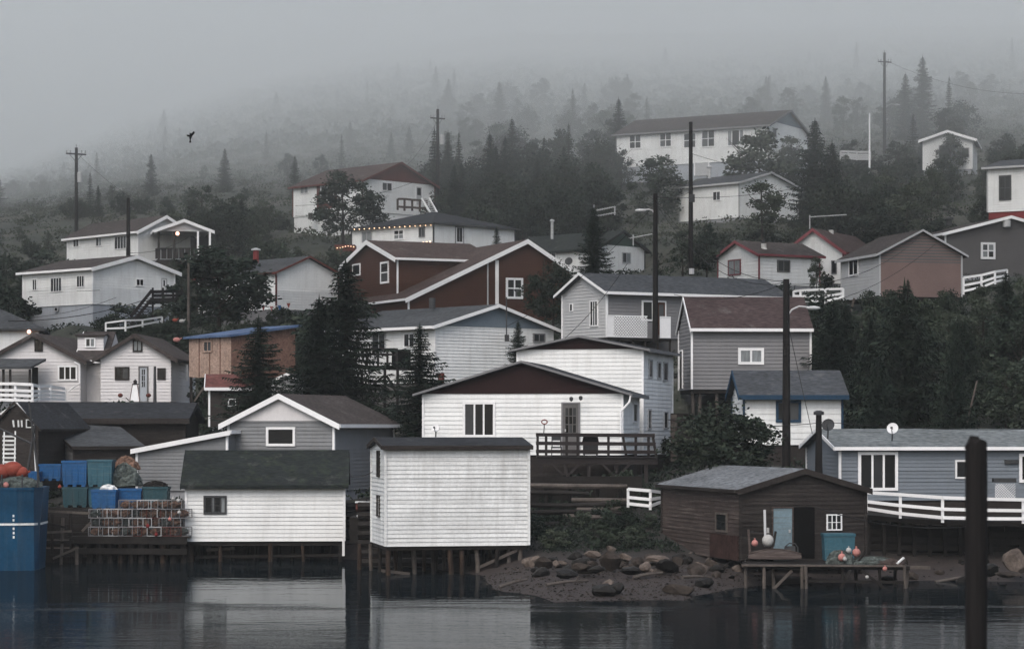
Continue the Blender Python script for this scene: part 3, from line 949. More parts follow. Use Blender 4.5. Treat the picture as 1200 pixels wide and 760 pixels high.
for x, dd in ((224, 147), (245, 146), (270, 145.2), (300, 146), (240, 150)):
    mb = MB(); mb.beam(at(x, 476, dd), at(x, 441.4, dd), .16, .16); obj('post', mb, WOOD_DARK, h)
mb = MB(); mb.beam(at(228, 470, 146.5), at(246, 443, 146.2), .1, .1); obj('brace', mb, WOOD_GREY, h)
# ---- small red roofed outbuilding + small grey gable
h = house('red_roof_outbuilding', 'small dark brown outbuilding with faded red roof and white corner boards behind the spruce', 'outbuilding', 245, 138, 500)
B = block(h, 245.5, 138, 6, None, 300, 500, 455, 438, 'L', BROWN_DARK, R_REDDISH, found=.5, step=.2, Ll=4, oh=.25, og=.25, rake_h=.15)
window(B, 'R', 267, 467, 277, 476, 1, 1, frame=WHITE_TRIM)
h = house('small_gable_shed', 'small grey gabled shed peeping out between the dark spruces', 'shed', 354, 140, 490)
B = block(h, 354, 140, 80, 320, None, 490, 447.5, 437, 'L', GREY_L, R_SLATE, found=.5, step=.2, Lr=4, oh=.25, og=.2, rake_h=.14)
# ---- red gable white house uphill
h = house('red_gable_house', 'tall white house with a brick red gable and red framed picture window on the hill', 'house', 425, 240, 279)
B = block(h, 425, 240, 45, 343.7, 509, 247, 211, 190, 'R', WHITE, R_RED, trim=RUST, found=3.0, found_m=WHITE, step=.2, oh=.35, og=.4, gp=(RUST, 213), rake_h=.22)
window(B, 'L', 352.3, 218, 361.8, 227.2, 2, 1, frame=WHITE_TRIM)
panel(B, 'L', 371.5, 214.5, 395, 244.5, RUST, 'red_panel', .045)
window(B, 'L', 376, 217, 392, 237.3, 2, 1, frame=WHITE_TRIM, fw=.15)
window(B, 'R', 447, 213.7, 459, 224, 2, 1, frame=WHITE_TRIM)
door(B, 'R', 486.7, 218, 494.3, 240, GREY_L, frame=WHITE_TRIM, lite=(1, 1, .9, .5))
mb = MB(); mb.cbox(at(364.3, 253.5, 244), .45, .9, .62); obj('basement_window', mb, GLASS, h)
H21 = B
VIEW.append((343, 420, 245, 277, 240))
# ---- hip roofed house with string lights
h = house('lit_hip_roof_house', 'white house with a dark hip roof and warm bulbs strung along its eave', 'house', 508, 215, 300)
B = block(h, 508, 215, 45, 412.6, 603, 300, 262, 248.5, 'hip', WHITE, R_DARK, found=1, step=.2, oh=.35, trim=METAL_D)
window(B, 'L', 424.7, 270.8, 436.3, 284, 2, 1, frame=GREY_L)
window(B, 'L', 461.8, 268.7, 474.2, 281, 2, 2, frame=WHITE_TRIM, fw=.12, curtain=(0, 2))
window(B, 'L', 491.4, 265.8, 498.4, 277.8, 2, 1, frame=GREY_M)
door(B, 'R', 533, 265.5, 543, 288, WHITE_TRIM, frame=GREY_M, lite=(2, 1, .95, .2))
mb = MB(); mb.ball(at(561, 264.5, 219.5), .16, 8); obj('porch_lamp', mb, LAMP_GLOW, h)
H22 = B
# ---- green roof house
h = house('green_roof_house', 'white house with a dark green roof half hidden by the spruce with the aerial', 'house', 700, 205, 322)
B = block(h, 700, 205, 45, 596, 755, 322, 290, 269.5, 'R', WHITE, R_GREEN, trim=R_GREEN, found=1, step=.2, oh=.4, og=.4, gp=(surf('dark_green_gable', (.035, .06, .05)), 288), rake_h=.2)
window(B, 'R', 728.5, 295.7, 738.5, 308.3, 2, 1, frame=GREY_L, curtain=(1,))
window(B, 'L', 641.7, 294.8, 652.5, 306, 2, 1, frame=WHITE_TRIM)
chimney(h, 647, 259.5, 280, 209, .12, METAL, cap=METAL)
# ---- large house on the hill
h = house('hilltop_long_house', 'long white house with a slate blue gable and five big windows in the mist', 'house', 900, 260, 205)
B = block(h, 900, 260, 60.7, 722.5, 946, 186.5, 146.5, 129, 'R', WHITE, R_BROWN, trim=GREY_M, found=2.2, found_m=CONC_BLUE, step=.22, oh=.4, og=.4, gp=(BLUEGABLE, 147), rake_h=.2)
window(B, 'L', 737.4, 157.8, 752, 174.8, 2, 2, frame=WHITE_TRIM, fw=.12, curtain=())
window(B, 'L', 773, 155.5, 787.7, 172.7, 2, 2, frame=WHITE_TRIM, fw=.12)
window(B, 'L', 801, 155.2, 816.3, 174, 2, 2, frame=WHITE_TRIM, fw=.12)
window(B, 'L', 822, 152, 838.4, 172.8, 2, 2, frame=WHITE_TRIM, fw=.12)
window(B, 'L', 852.3, 151.6, 872.6, 171.3, 3, 1, frame=WHITE_TRIM, fw=.12, widths=[.6, 1.2, .6])
window(B, 'R', 905.2, 150.3, 909, 160.5, 1, 1, frame=GREY_M)
Bf = dict(B); Bf['zb'] = B['zb']
window(Bf, 'L', 854.8, 189.3, 870.3, 198.3, 1, 1, frame=WHITE_TRIM, fw=.14)
panel(Bf, 'L', 814.5, 190.5, 830, 206, GREY_L, 'garage_door', .06)
for x in (813.6, 830):
    panel(Bf, 'L', x, 190, x + 1.3, 206, WHITE_TRIM, 'door_jamb', .09)
VIEW.append((722, 882, 185, 206, 260))
# ---- white house under it
h = house('misty_white_house', 'white house with grey foundation band directly below the long misty house', 'house', 866, 230, 262)
B = block(h, 866, 230, 45, 796.5, 935, 254.5, 214, 201.5, 'R', WHITE, R_SLATE, trim=GREY_L, found=.7, found_m=CONC, step=.2, oh=.35, og=.35, rake_h=.18, pad=True)
window(B, 'L', 835.7, 224, 845, 235.2, 2, 1, frame=WHITE_TRIM)
chimney(h, 831.5, 196.5, 209, 234, .16, METAL, cap=METAL)
# ---- red trimmed pair
h = house('red_trim_cottage', 'small white cottage with red roof edging and white chimney in front of its taller twin', 'cottage', 889.6, 185, 330)
B = block(h, 889.6, 185, 30, 842, 960, 333, 297.5, 282, 'L', WHITE, R_BROWN, trim=RED_TRIM, found=1, step=.25, oh=.35, og=.35, rake_h=.22)
window(B, 'L', 854, 304, 868.8, 322.5, 2, 1, frame=RED_TRIM, fw=.09, curtain=(0, 1))
window(B, 'R', 910.3, 304.6, 925.2, 318.8, 2, 1, frame=GREY_D, fw=.09)
mb = MB(); mb.lathe(at(895, 295.5, 186.5), [(.42, 0), (.2, .35), (.2, .65)], 10); obj('chimney', mb, WHITE_PLASTIC, h)
mb = MB(); mb.tube([at(894.6, 286, 186.5), at(894.6, 281, 186.5)], .12, 8); obj('chimney_pot', mb, METAL_D, h)
h = house('red_gable_trim_house', 'taller white house with pinkish red gable edging behind the small red trimmed cottage', 'house', 988, 193, 330)
B = block(h, 988, 193, 62, 920.5, None, 332, 294, 267.5, 'L', WHITE, R_RED, trim=RED_TRIM, found=1, step=.25, Lr=9, oh=.35, og=.35, rake_h=.28)
window(B, 'L', 974.5, 305, 981, 321, 1, 1, frame=GREY_M)
chimney(h, 974, 269.5, 275, 197, .2, WHITE_PLASTIC, name='roof_vent')
# ---- shed in two tones
h = house('two_tone_shed', 'shed with grey side and pinkish brown clapboard gable raised on short stilts', 'shed', 1031, 165, 347)
B = block(h, 1031, 165, 15, 986.5, 1126.5, 347, 297, 269, 'R', (TAN, GREY_L), R_BROWN, trim=GREY_L, found=0, step=.18, oh=.35, og=.35, rake_h=.14, pad=False)
P, w, n, L, poly = wall_frame(B, 'R')
siding(B, 'R', GREY_D, .18, poly=[(s, z) for s, z in clip(poly, zof(308, 166), 99)])
mb = MB(); mb.prism([P + w * s + Z * z + n * .003 for s, z in clip(poly, zof(308, 166), 99)], n * .022); obj('gable_panel', mb, GREY_D, h)
window(B, 'L', 995.5, 303, 1007, 323.8, 2, 1, frame=WHITE_TRIM, fw=.14)
mb = MB(); mb.box(B['C'] + Z * (B['zb'] - .2) + B['u'] * .05 + B['v'] * .05, B['u'] * (B['Lr'] - .1), B['v'] * (B['Ll'] - .1), Z * .19); obj('floor_frame', mb, WOOD_DARK, h)
for x0, x1, dd, m in ((988, 976, 168, 0), (1001, 996, 167, 1), (1012, 1020, 166, 1), (1026, 1014, 165.4, 0), (1032, 1032, 165.3, 0), (1044, 1047, 165.6, 1), (1080, 1080, 166, 0), (1124, 1124, 166, 0), (1010, 1010, 172, 0)):
    mb = MB(); mb.beam(at(x1, 368, dd), at(x0, 349, dd), .13, .13); obj('stilt', mb, WOOD_GREY if m else WOOD_DARK, h)
# ---- grey brown house far right
h = house('taupe_house', 'taupe clapboard house with white framed window partly out of view behind the two tone shed', 'house', 1108, 183, 322)
B = block(h, 1108, 183, 13, 1086, 1256, 322, 274, 253, 'R', GREY_D, R_BROWN, found=1.2, step=.2, oh=.4, og=.4, rake_h=.22, Ll=9)
window(B, 'R', 1149, 284, 1166, 303.6, 2, 2, frame=WHITE_TRIM, fw=.24)
mb = MB(); mb.lathe(at(1179.5, 262, 183.9), [(.1, -.3), (.3, -.25), (.3, .25), (.1, .3)], 10); obj('gable_vent', mb, GREY_L, h)
chimney(h, 1112, 257, 264.5, 188, .22, METAL_D, cap=METAL_D)
# ---- white and red house far right
h = house('red_base_house', 'white house with bright red lower wall cut off by the picture edge', 'house', 1238, 203, 256)
B = block(h, 1238, 203, 58, 1157.5, None, 245, 192.5, 183, 'R', WHITE, R_SLATE, trim=GREY_L, found=1.6, found_m=RED, step=.2, Lr=8, oh=.4, og=.4)
window(B, 'L', 1171, 205.5, 1185.3, 234.7, 2, 2, frame=METAL_D, fw=.1)
# ---- hidden white house upper right
h = house('tree_hidden_house', 'white gabled house half hidden by trees beside the misty utility pole', 'house', 1139, 262, 196)
B = block(h, 1139, 262, 76, 1082, None, 198, 163, 153, 'L', WHITE, R_SLATE, found=1.5, step=.22, Lr=8, oh=.5, og=.5, rake_h=.28)
window(B, 'L', 1100, 170, 1114, 188, 2, 1, frame=GREY_L)
window(B, 'L', 1126.5, 173, 1136, 185, 1, 1, frame=GREY_L)
# ------------------------------------------------------------------ ground, water
T_PX = np.array([-300., 0, 200, 400, 520, 590, 650, 800, 950, 1100, 1300, 1600])
T_D = np.array([40., 80, 85, 92, 100, 108, 116, 125, 150, 185, 215, 260, 300])
T_Z = np.array([
    # 40   80    85    92   100   108   116  125  150   185   215  260  300
    [-4.0, -4.0, -4.0, -3.6, -3.2, -2.8, 0.0, 2.2, 6.8, 12.0, 18, 26, 30],
    [-4.0, -4.0, -4.0, -3.6, -3.2, -2.8, 0.4, 2.4, 7.0, 12.5, 19, 27, 31.5],
    [-4.0, -4.0, -4.0, -3.4, -3.0, -2.4, 0.8, 2.8, 7.6, 13.2, 20, 28.5, 34],
    [-4.0, -4.0, -3.6, -2.6, -2.2, -1.8, 1.0, 3.4, 7.3, 13.8, 20, 29, 35.5],
    [-4.0, -1.6, -1.1, -0.5, -0.4, 0.5, 3.4, 4.4, 7.6, 14.0, 20, 29, 36],
    [-4.0, -1.0, -0.4, 0.1, 0.2, 1.4, 3.5, 4.5, 8.2, 14.5, 20, 29.5, 36.5],
    [-4.0, -0.5, 0.02, 0.28, 0.7, 2.0, 3.6, 4.6, 9.0, 15.0, 20.5, 30, 37],
    [-4.0, -0.6, -0.05, 0.25, 0.7, 2.0, 4.0, 5.2, 10.6, 16.0, 22, 31, 38],
    [-4.0, -1.4, -1.0, -0.4, 0.6, 1.8, 4.2, 5.0, 9.6, 16.2, 22, 31, 39],
    [-4.0, -2.2, -1.6, -0.7, 0.4, 1.6, 4.0, 6.0, 11.0, 17.6, 23.5, 32.5, 40],
    [-4.0, -2.2, -1.4, -0.4, 0.8, 2.0, 4.4, 6.5, 12.0, 18.5, 24.5, 33.5, 41],
    [-4.0, -2.2, -1.4, -0.4, 0.8, 2.0, 4.4, 6.5, 12.0, 18.5, 24.5, 33.5, 41]])


def ground(x, y):
    """terrain height at world x, y (numpy arrays)"""
    x, y = np.asarray(x, float), np.asarray(y, float)
    yy = np.maximum(y, 40.0)
    px = np.clip(CX + F * x / yy, T_PX[0], T_PX[-1] - 1e-3)
    dd = np.clip(yy, T_D[0], T_D[-1] - 1e-3)
    i = np.clip(np.searchsorted(T_PX, px, 'right') - 1, 0, len(T_PX) - 2)
    j = np.clip(np.searchsorted(T_D, dd, 'right') - 1, 0, len(T_D) - 2)
    a = (px - T_PX[i]) / (T_PX[i + 1] - T_PX[i])
    b = (dd - T_D[j]) / (T_D[j + 1] - T_D[j])
    z = T_Z[i, j] * (1 - a) * (1 - b) + T_Z[i + 1, j] * a * (1 - b) + T_Z[i, j + 1] * (1 - a) * b + T_Z[i + 1, j + 1] * a * b
    # the long slope behind
    e0 = (z - HC) / 300.0
    einf = np.interp(px, [-300, 0, 100, 200, 300, 430, 600, 900, 1300], [0.085, 0.104, 0.115, 0.127, 0.139, 0.149, 0.156, 0.158, 0.16])
    e = einf - (einf - e0) * np.exp(-np.maximum(y - 300.0, 0) / 350.0)
    far = np.maximum(y - 300.0, 0)
    zf = HC + e * np.maximum(y, 300.0) + 0.012 * far ** 0.75 * np.sin(x * 0.021 + y * 0.004) * np.minimum(far / 200, 1)
    z = np.where(y > 300, zf, z)
    # level pads at the buildings
    W, S = np.full(z.shape, 0.12), z * 0.12
    for cx, cy, r, pz, u, v, C, Lr, Ll in PADS:
        rx, ry = x - C.x, y - C.y
        s, t = rx * u.x + ry * u.y, rx * v.x + ry * v.y
        dist = np.hypot(np.maximum(np.maximum(-s, s - Lr), 0), np.maximum(np.maximum(-t, t - Ll), 0))
        w = np.exp(-(dist / 2.6) ** 2)
        W = W + w
        S = S + w * pz
    z = S / W
    bump = 0.18 * np.sin(x * 0.9 + 1.3 * np.sin(y * 0.5)) * np.sin(y * 0.7 + x * 0.23) + 0.1 * np.sin(x * 2.3 + y * 1.9)
    return z + bump * np.clip((y - 100) / 40, 0.15, 1.6)


def gz(x, y):
    return float(ground(np.array([x]), np.array([y]))[0])


GROUND, n, l, b = new_mat('hillside_ground')
pos = n.new('ShaderNodeNewGeometry').outputs['Position']
c = ramp(n, l, noise(n, l, pos, 0.09, None, 8, 0.7), [(0.36, (0.018, 0.023, 0.017)), (0.5, (0.034, 0.039, 0.028)), (0.64, (0.06, 0.056, 0.043))])
c = mix(n, l, 1.0, c, ramp(n, l, noise(n, l, pos, 1.4, None, 6, 0.7), [(0.3, (0.6,) * 3), (0.7, (1.35,) * 3)]), 'MULTIPLY')
rk = ramp(n, l, noise(n, l, pos, 0.035, (1, 1, 3), 8, 0.72), [(0.59, (0, 0, 0)), (0.66, (0.8,) * 3)])
c = mix(n, l, rk, c, (0.15, 0.14, 0.135))
sx = n.new('ShaderNodeSeparateXYZ')
l.new(pos, sx.inputs[0])
mr = n.new('ShaderNodeMapRange')
mr.inputs['From Min'].default_value = 1.0
mr.inputs['From Max'].default_value = 0.5
l.new(sx.outputs['Z'], mr.inputs['Value'])
low_dark = n.new('ShaderNodeMapRange')
low_dark.inputs['From Min'].default_value = 6.5
low_dark.inputs['From Max'].default_value = 4.0
l.new(sx.outputs['Z'], low_dark.inputs['Value'])
c = mix(n, l, low_dark.outputs[0], c, ramp(n, l, noise(n, l, pos, 2.0, None, 6, 0.7), [(0.3, (0.008, 0.008, 0.007)), (0.7, (0.022, 0.02, 0.017))]))  # ground colour gets darker towards the lowest slope
beach = ramp(n, l, noise(n, l, pos, 2.5, None, 8, 0.75), [(0.3, (0.012, 0.009, 0.008)), (0.55, (0.026, 0.018, 0.016)), (0.75, (0.05, 0.036, 0.031))])
c = mix(n, l, mr.outputs[0], c, beach)
l.new(c, b.inputs['Base Color'])
b.inputs['Roughness'].default_value = 0.9
bp = n.new('ShaderNodeBump')
bp.inputs['Strength'].default_value = 0.7
bp.inputs['Distance'].default_value = 0.15
l.new(noise(n, l, pos, 3.0, None, 8, 0.7), bp.inputs['Height'])
l.new(bp.outputs[0], b.inputs['Normal'])

ys = np.concatenate([[-320, 0, 40, 60], np.arange(74, 130, 0.8), np.arange(130, 310, 1.6), 310 * (8200 / 310.0) ** np.linspace(0, 1, 130)])
xs_n = np.concatenate([np.linspace(-4200, -140, 26)[:-1], np.arange(-140, -48, 4.0), np.arange(-48, 56, 0.9), np.arange(56, 140, 4.0), np.linspace(140, 4200, 26)])
gx, gy = np.meshgrid(xs_n, ys)
fan = np.clip(gy / 300.0, 1.0, None)
gx = np.where(np.abs(gx) <= 140, gx * np.minimum(fan, 6.0), np.sign(gx) * (140 * np.minimum(fan, 6.0) + (np.abs(gx) - 140) / 4060 * (4200 - 140 * np.minimum(fan, 6.0))))
gzv = ground(gx.ravel(), gy.ravel())
nr, nc = gx.shape
idx = np.arange(nr * nc).reshape(nr, nc)
fc = np.stack([idx[:-1, :-1].ravel(), idx[:-1, 1:].ravel(), idx[1:, 1:].ravel(), idx[1:, :-1].ravel()], 1)
me = np_mesh('ground', np.stack([gx.ravel(), gy.ravel(), gzv], 1), fc, GROUND)
me.polygons.foreach_set('use_smooth', [True] * len(me.polygons))
go = bpy.data.objects.new('ground', me)
COL.objects.link(go)
tag(go, 'scrubby hillside and brown beach rising from the harbour into fog', kind='structure')

WATER, n, l, b = new_mat('harbour_water')
pos = n.new('ShaderNodeNewGeometry').outputs['Position']
b.inputs['Base Color'].default_value = (0.006, 0.009, 0.011, 1)
b.inputs['Roughness'].default_value = 0.02
b.inputs['IOR'].default_value = 1.33
b.inputs['Specular Tint'].default_value = (0.52, 0.57, 0.61, 1)
b.inputs['Specular IOR Level'].default_value = 0.22
h0 = noise(n, l, pos, 1.0, (0.1, 0.36, 1), 2, 0.5)
h1 = noise(n, l, pos, 1.0, (0.45, 1.15, 1), 3, 0.55)
h2 = noise(n, l, pos, 1.0, (2.2, 4.6, 1), 3, 0.6)
sx = n.new('ShaderNodeSeparateXYZ')
l.new(pos, sx.inputs[0])
wob = noise(n, l, pos, 1.0, (0.12, 0.3, 1), 3, 0.5)
yy_ = n.new('ShaderNodeMath'); yy_.operation = 'MULTIPLY_ADD'
l.new(wob, yy_.inputs[0]); yy_.inputs[1].default_value = 9.0; l.new(sx.outputs['Y'], yy_.inputs[2])
fr = n.new('ShaderNodeMapRange'); fr.inputs['From Min'].default_value = 78.0; fr.inputs['From Max'].default_value = 94.0
l.new(yy_.outputs[0], fr.inputs['Value'])
patch = ramp(n, l, fr.outputs[0], [(0.0, (1.2,) * 3), (0.25, (0.5,) * 3), (0.45, (0.8,) * 3), (0.56, (3.5,) * 3), (0.64, (0.6,) * 3), (0.8, (0.15,) * 3), (1.0, (0.1,) * 3)])
m1 = n.new('ShaderNodeMath'); m1.operation = 'MULTIPLY'
l.new(h2, m1.inputs[0]); l.new(patch, m1.inputs[1])
m2 = n.new('ShaderNodeMath'); m2.operation = 'MULTIPLY_ADD'
l.new(h1, m2.inputs[0]); m2.inputs[1].default_value = 0.95; l.new(h0, m2.inputs[2])
m3 = n.new('ShaderNodeMath'); m3.operation = 'MULTIPLY_ADD'
l.new(m1.outputs[0], m3.inputs[0]); m3.inputs[1].default_value = 0.5; l.new(m2.outputs[0], m3.inputs[2])
bp = n.new('ShaderNodeBump')
bp.inputs['Strength'].default_value = 1.0
bp.inputs['Distance'].default_value = 0.012
l.new(m3.outputs[0], bp.inputs['Height'])
# murky water: a dark body under a surface whose unresolved ripples keep the grazing reflection below a calm mirror's
body = n.new('ShaderNodeBsdfDiffuse'); body.inputs['Color'].default_value = (0.006, 0.009, 0.011, 1)
gl = n.new('ShaderNodeBsdfGlossy'); gl.inputs['Color'].default_value = (0.95, 0.98, 1.0, 1); gl.inputs['Roughness'].default_value = 0.02
fz = n.new('ShaderNodeFresnel'); fz.inputs['IOR'].default_value = 1.33
fk = n.new('ShaderNodeMath'); fk.operation = 'MULTIPLY'; fk.inputs[1].default_value = 0.56
l.new(fz.outputs[0], fk.inputs[0])
ms = n.new('ShaderNodeMixShader')
l.new(fk.outputs[0], ms.inputs[0]); l.new(body.outputs[0], ms.inputs[1]); l.new(gl.outputs[0], ms.inputs[2])
l.new(bp.outputs[0], gl.inputs['Normal'])
l.new(ms.outputs[0], n['Material Output'].inputs['Surface'])
n.remove(b)
mb = MB()
mb.face((-4200, -320, 0), (4200, -320, 0), (4200, 160, 0), (-4200, 160, 0))
w_ = obj('water', mb, WATER)
tag(w_, 'dark rippled harbour water reflecting the white sheds', kind='structure')

# ------------------------------------------------------------------ plants
def inside_foot(x, y, m=0.6):
    for C, u, v, Lr, Ll in FOOT:
        rx, ry = x - C.x, y - C.y
        s, t = rx * u.x + ry * u.y, rx * v.x + ry * v.y
        if -m < s < Lr + m and -m < t < Ll + m:
            return True
    return False


def hides(px, d, top, base, w):
    """how much a plant there would cover of a facade standing behind it"""
    for x0, x1, y0, y1, hd in VIEW:
        if d < hd - 0.5 and px + w > x0 and px - w < x1 and top < y1 and base > y0:
            ox = min(px + w, x1) - max(px - w, x0)
            oy = min(base, y1) - max(top, y0)
            if oy > 4 and ox > 1:
                return True
    return False


def conifer_mesh(name, H, R, seed, mat, low=0.06, gaps=0.12, whorl=0.36, seg=14):
    r = random.Random(seed)
    vs, fs = [], []

    def tri(a, b_, c_):
        k = len(vs)
        vs.extend((tuple(a), tuple(b_), tuple(c_)))
        fs.append((k, k + 1, k + 2))
    z = H * low
    while z < H * 0.985:
        f = 1 - z / H
        rad = R * (f ** 0.78) * r.uniform(0.85, 1.15) + 0.07
        nb = max(5, int(11 * f ** 0.5 + 4))
        a0 = r.uniform(0, 6.28)
        for k in range(nb):
            if r.random() < gaps:
                continue
            a = a0 + 6.283 * k / nb + r.uniform(-.25, .25)
            L = rad * r.uniform(0.55, 1.2)
            dx, dy = math.cos(a), math.sin(a)
            sag = r.uniform(0.18, 0.42) * (0.4 + f)
            pts = []
            n_ = max(3, int(seg * L / R) + 2)
            for i in range(n_ + 1):
                t = i / n_
                pts.append(V((dx * L * t, dy * L * t, z - sag * L * t * (1.15 - 0.55 * t * t) + 0.08 * L * t * t * t)))
            side = V((-dy, dx, 0))
            for i in range(n_):
                p, q = pts[i], pts[i + 1]
                t = i / n_
                wl_ = (0.2 + 0.34 * L * (1 - t) * 0.5 + 0.12) * r.uniform(0.7, 1.3)
                fw_ = (q - p) * r.uniform(1.0, 2.0)
                for sgn in (-1, 1):
                    tip = p + side * sgn * wl_ + fw_ * 0.8 + V((0, 0, -wl_ * r.uniform(0.25, 0.75)))
                    tri(p, p + fw_ * 0.55, tip)
                tri(p + side * .05, p - side * .05, p + fw_ * 0.5 + V((0, 0, -wl_ * r.uniform(0.4, 0.9))))
            tri(pts[-2] + side * .05, pts[-2] - side * .05, pts[-1] + (pts[-1] - pts[-2]) * .8)
        z += whorl * (0.45 + 0.75 * f)
    for k in range(4):
        a = k * 1.57
        tri(V((math.cos(a) * .1, math.sin(a) * .1, H * .93)), V((-math.sin(a) * .1, math.cos(a) * .1, H * .93)), V((0, 0, H + .25)))
    return np_mesh(name, np.array(vs), np.array(fs), mat)


def trunk_mesh(name, H, r0, limbs, seed):
    r = random.Random(seed)
    mb = MB()
    bend = [V((r.uniform(-.03, .03) * H * t, r.uniform(-.03, .03) * H * t, H * t)) for t in (0, .3, .6, 1.0)]
    bend[0] = V((0, 0, -0.6))
    mb.tube(bend, [r0 * 1.2, r0 * .85, r0 * .55, r0 * .12], 7)
    for k in range(limbs):
        t = r.uniform(.25, .8)
        p = V((0, 0, H * t * .95))
        a = r.uniform(0, 6.28)
        q = p + V((math.cos(a), math.sin(a), r.uniform(.6, 1.2))) * H * .2
        e = q + V((math.cos(a + .4), math.sin(a + .4), .9)) * H * .13
        mb.tube([p, q, e], [r0 * .4, r0 * .25, r0 * .07], 5)
    me = bpy.data.meshes.new(name)
    me.from_pydata([tuple(p) for p in mb.v], [], mb.f)
    me.materials.append(BARK)
    return me


def leafy_mesh(name, H, R, seed, mat, clumps=34, per=75, leaf=0.17, low=0.22, flat=1.0):
    g = np.random.default_rng(seed)
    vs, fs = [], []
    cs = []
    while len(cs) < clumps:
        p = g.uniform(-1, 1, 3)
        rr = np.linalg.norm(p)
        if rr > 1 or rr < 0.35:
            continue
        zc = H * (low + (1 - low) * (p[2] * .5 + .5))
        k = 1.0 - 0.35 * max(p[2], 0)
        cs.append((p[0] * R * k * .92, p[1] * R * k * .92, zc))
    for (x, y, z) in cs:
        cr = R * g.choice([.16, .24, .32, .42])
        nn = int(per * g.uniform(.6, 1.3))
        o = g.normal(0, 1, (nn, 3))
        o /= np.linalg.norm(o, axis=1)[:, None]
        o *= (cr * g.uniform(.3, 1.15, (nn, 1)))
        o[:, 2] *= .75 * flat
        c_ = o + np.array([x, y, z])
        a = g.normal(0, 1, (nn, 3)); a[:, 2] *= .6
        a /= np.linalg.norm(a, axis=1)[:, None]
        b_ = np.cross(a, g.normal(0, 1, (nn, 3)))
        b_ /= np.linalg.norm(b_, axis=1)[:, None] + 1e-6
        s1 = leaf * g.uniform(.6, 1.5, (nn, 1)); s2 = s1 * .62
        base = len(vs) and sum(len(q) for q in vs)
        q = np.stack([c_ - a * s1, c_ - b_ * s2, c_ + a * s1, c_ + b_ * s2], 1).reshape(-1, 3)
        vs.append(q)
        fs.append(np.arange(nn * 4).reshape(nn, 4) + base)
    v_ = np.concatenate(vs)
    v_[:, 2] = np.maximum(v_[:, 2], 0.02)
    return np_mesh(name, v_, np.concatenate(fs), mat)


def kind(crown, H, trunk):
    return dict(crown=crown, H=H, trunk=trunk)


SPRUCE = [kind(conifer_mesh('spruce_crown', 9, 2.9, 1, NEEDLE), 9, trunk_mesh('spruce_trunk', 8.8, .14, 0, 1)),
          kind(conifer_mesh('spruce_crown', 9, 2.3, 2, NEEDLE, gaps=.2), 9, trunk_mesh('spruce_trunk', 8.8, .13, 0, 2)),
          kind(conifer_mesh('spruce_crown', 9, 3.3, 3, NEEDLE, low=.03, gaps=.08), 9, trunk_mesh('spruce_trunk', 8.8, .15, 0, 3)),
          kind(conifer_mesh('spruce_crown', 9, 1.35, 4, NEEDLE2, low=.12, gaps=.34, whorl=.42, seg=9), 9, trunk_mesh('spruce_trunk', 8.9, .11, 0, 4)),
          kind(conifer_mesh('spruce_crown', 9, 1.7, 6, NEEDLE2, low=.04, gaps=.3, whorl=.5, seg=8), 9, trunk_mesh('spruce_trunk', 8.9, .12, 0, 6))]
TREE = [kind(leafy_mesh('leafy_crown', 5.5, 2.2, 5, LEAF, clumps=46, per=105, leaf=.115, low=.08), 5.5, trunk_mesh('leafy_trunk', 4.8, .1, 9, 5)),
        kind(leafy_mesh('leafy_crown', 6, 1.9, 6, LEAF2, clumps=40, per=100, leaf=.11, low=.1), 6, trunk_mesh('leafy_trunk', 5.4, .1, 9, 6)),
        kind(leafy_mesh('leafy_crown', 5, 2.6, 7, LEAF_DK, clumps=54, per=100, leaf=.115, low=.04), 5, trunk_mesh('leafy_trunk', 4.3, .09, 10, 7)),
        kind(leafy_mesh('leafy_crown', 5.5, 1.9, 8, LEAF, clumps=34, per=85, leaf=.12, low=.1), 5.5, trunk_mesh('leafy_trunk', 5.2, .09, 12, 8))]
BUSH = [kind(leafy_mesh('shrub_crown', 2.2, 1.7, 21, LEAF_DK, clumps=24, per=60, leaf=.13, low=.05), 2.2, trunk_mesh('shrub_stem', 1.7, .05, 5, 21)),
        kind(leafy_mesh('shrub_crown', 2.0, 1.9, 22, LEAF, clumps=26, per=55, leaf=.13, low=.03), 2.0, trunk_mesh('shrub_stem', 1.5, .05, 5, 22)),
        kind(leafy_mesh('shrub_crown', 2.4, 1.5, 23, LEAF2, clumps=20, per=55, leaf=.12, low=.05), 2.4, trunk_mesh('shrub_stem', 1.9, .05, 6, 23))]


def plant(name, label, cat, K, x, y, h, group=None, z=None, wide=1.0, crown='crown', trunk='trunk', rot=None):
    z = gz(x, y) - 0.05 if z is None else z
    t = thing(name, label, cat, (x, y, z), group)
    t.rotation_euler = (0, 0, random.uniform(0, 6.28) if rot is None else rot)
    s = h / K['H']
    t.scale = (s * wide, s * wide, s)
    for nm, me in ((crown, K['crown']), (trunk, K['trunk'])):
        o = bpy.data.objects.new(nm, me)
        COL.objects.link(o)
        o.parent = t
    return t


def tree_px(name, label, cat, K, px, d, top, group=None, wide=1.0, base=None):
    """a plant whose foot stands on the ground at distance d, its tip as high as seen"""
    x = (px - CX) * d / F
    z = gz(x, d) - 0.05 if base is None else zof(base, d)
    h = zof(top, d) - z
    if h < 0.4:
        return None
    return plant(name, label, cat, K, x, d, h, group, z, wide)


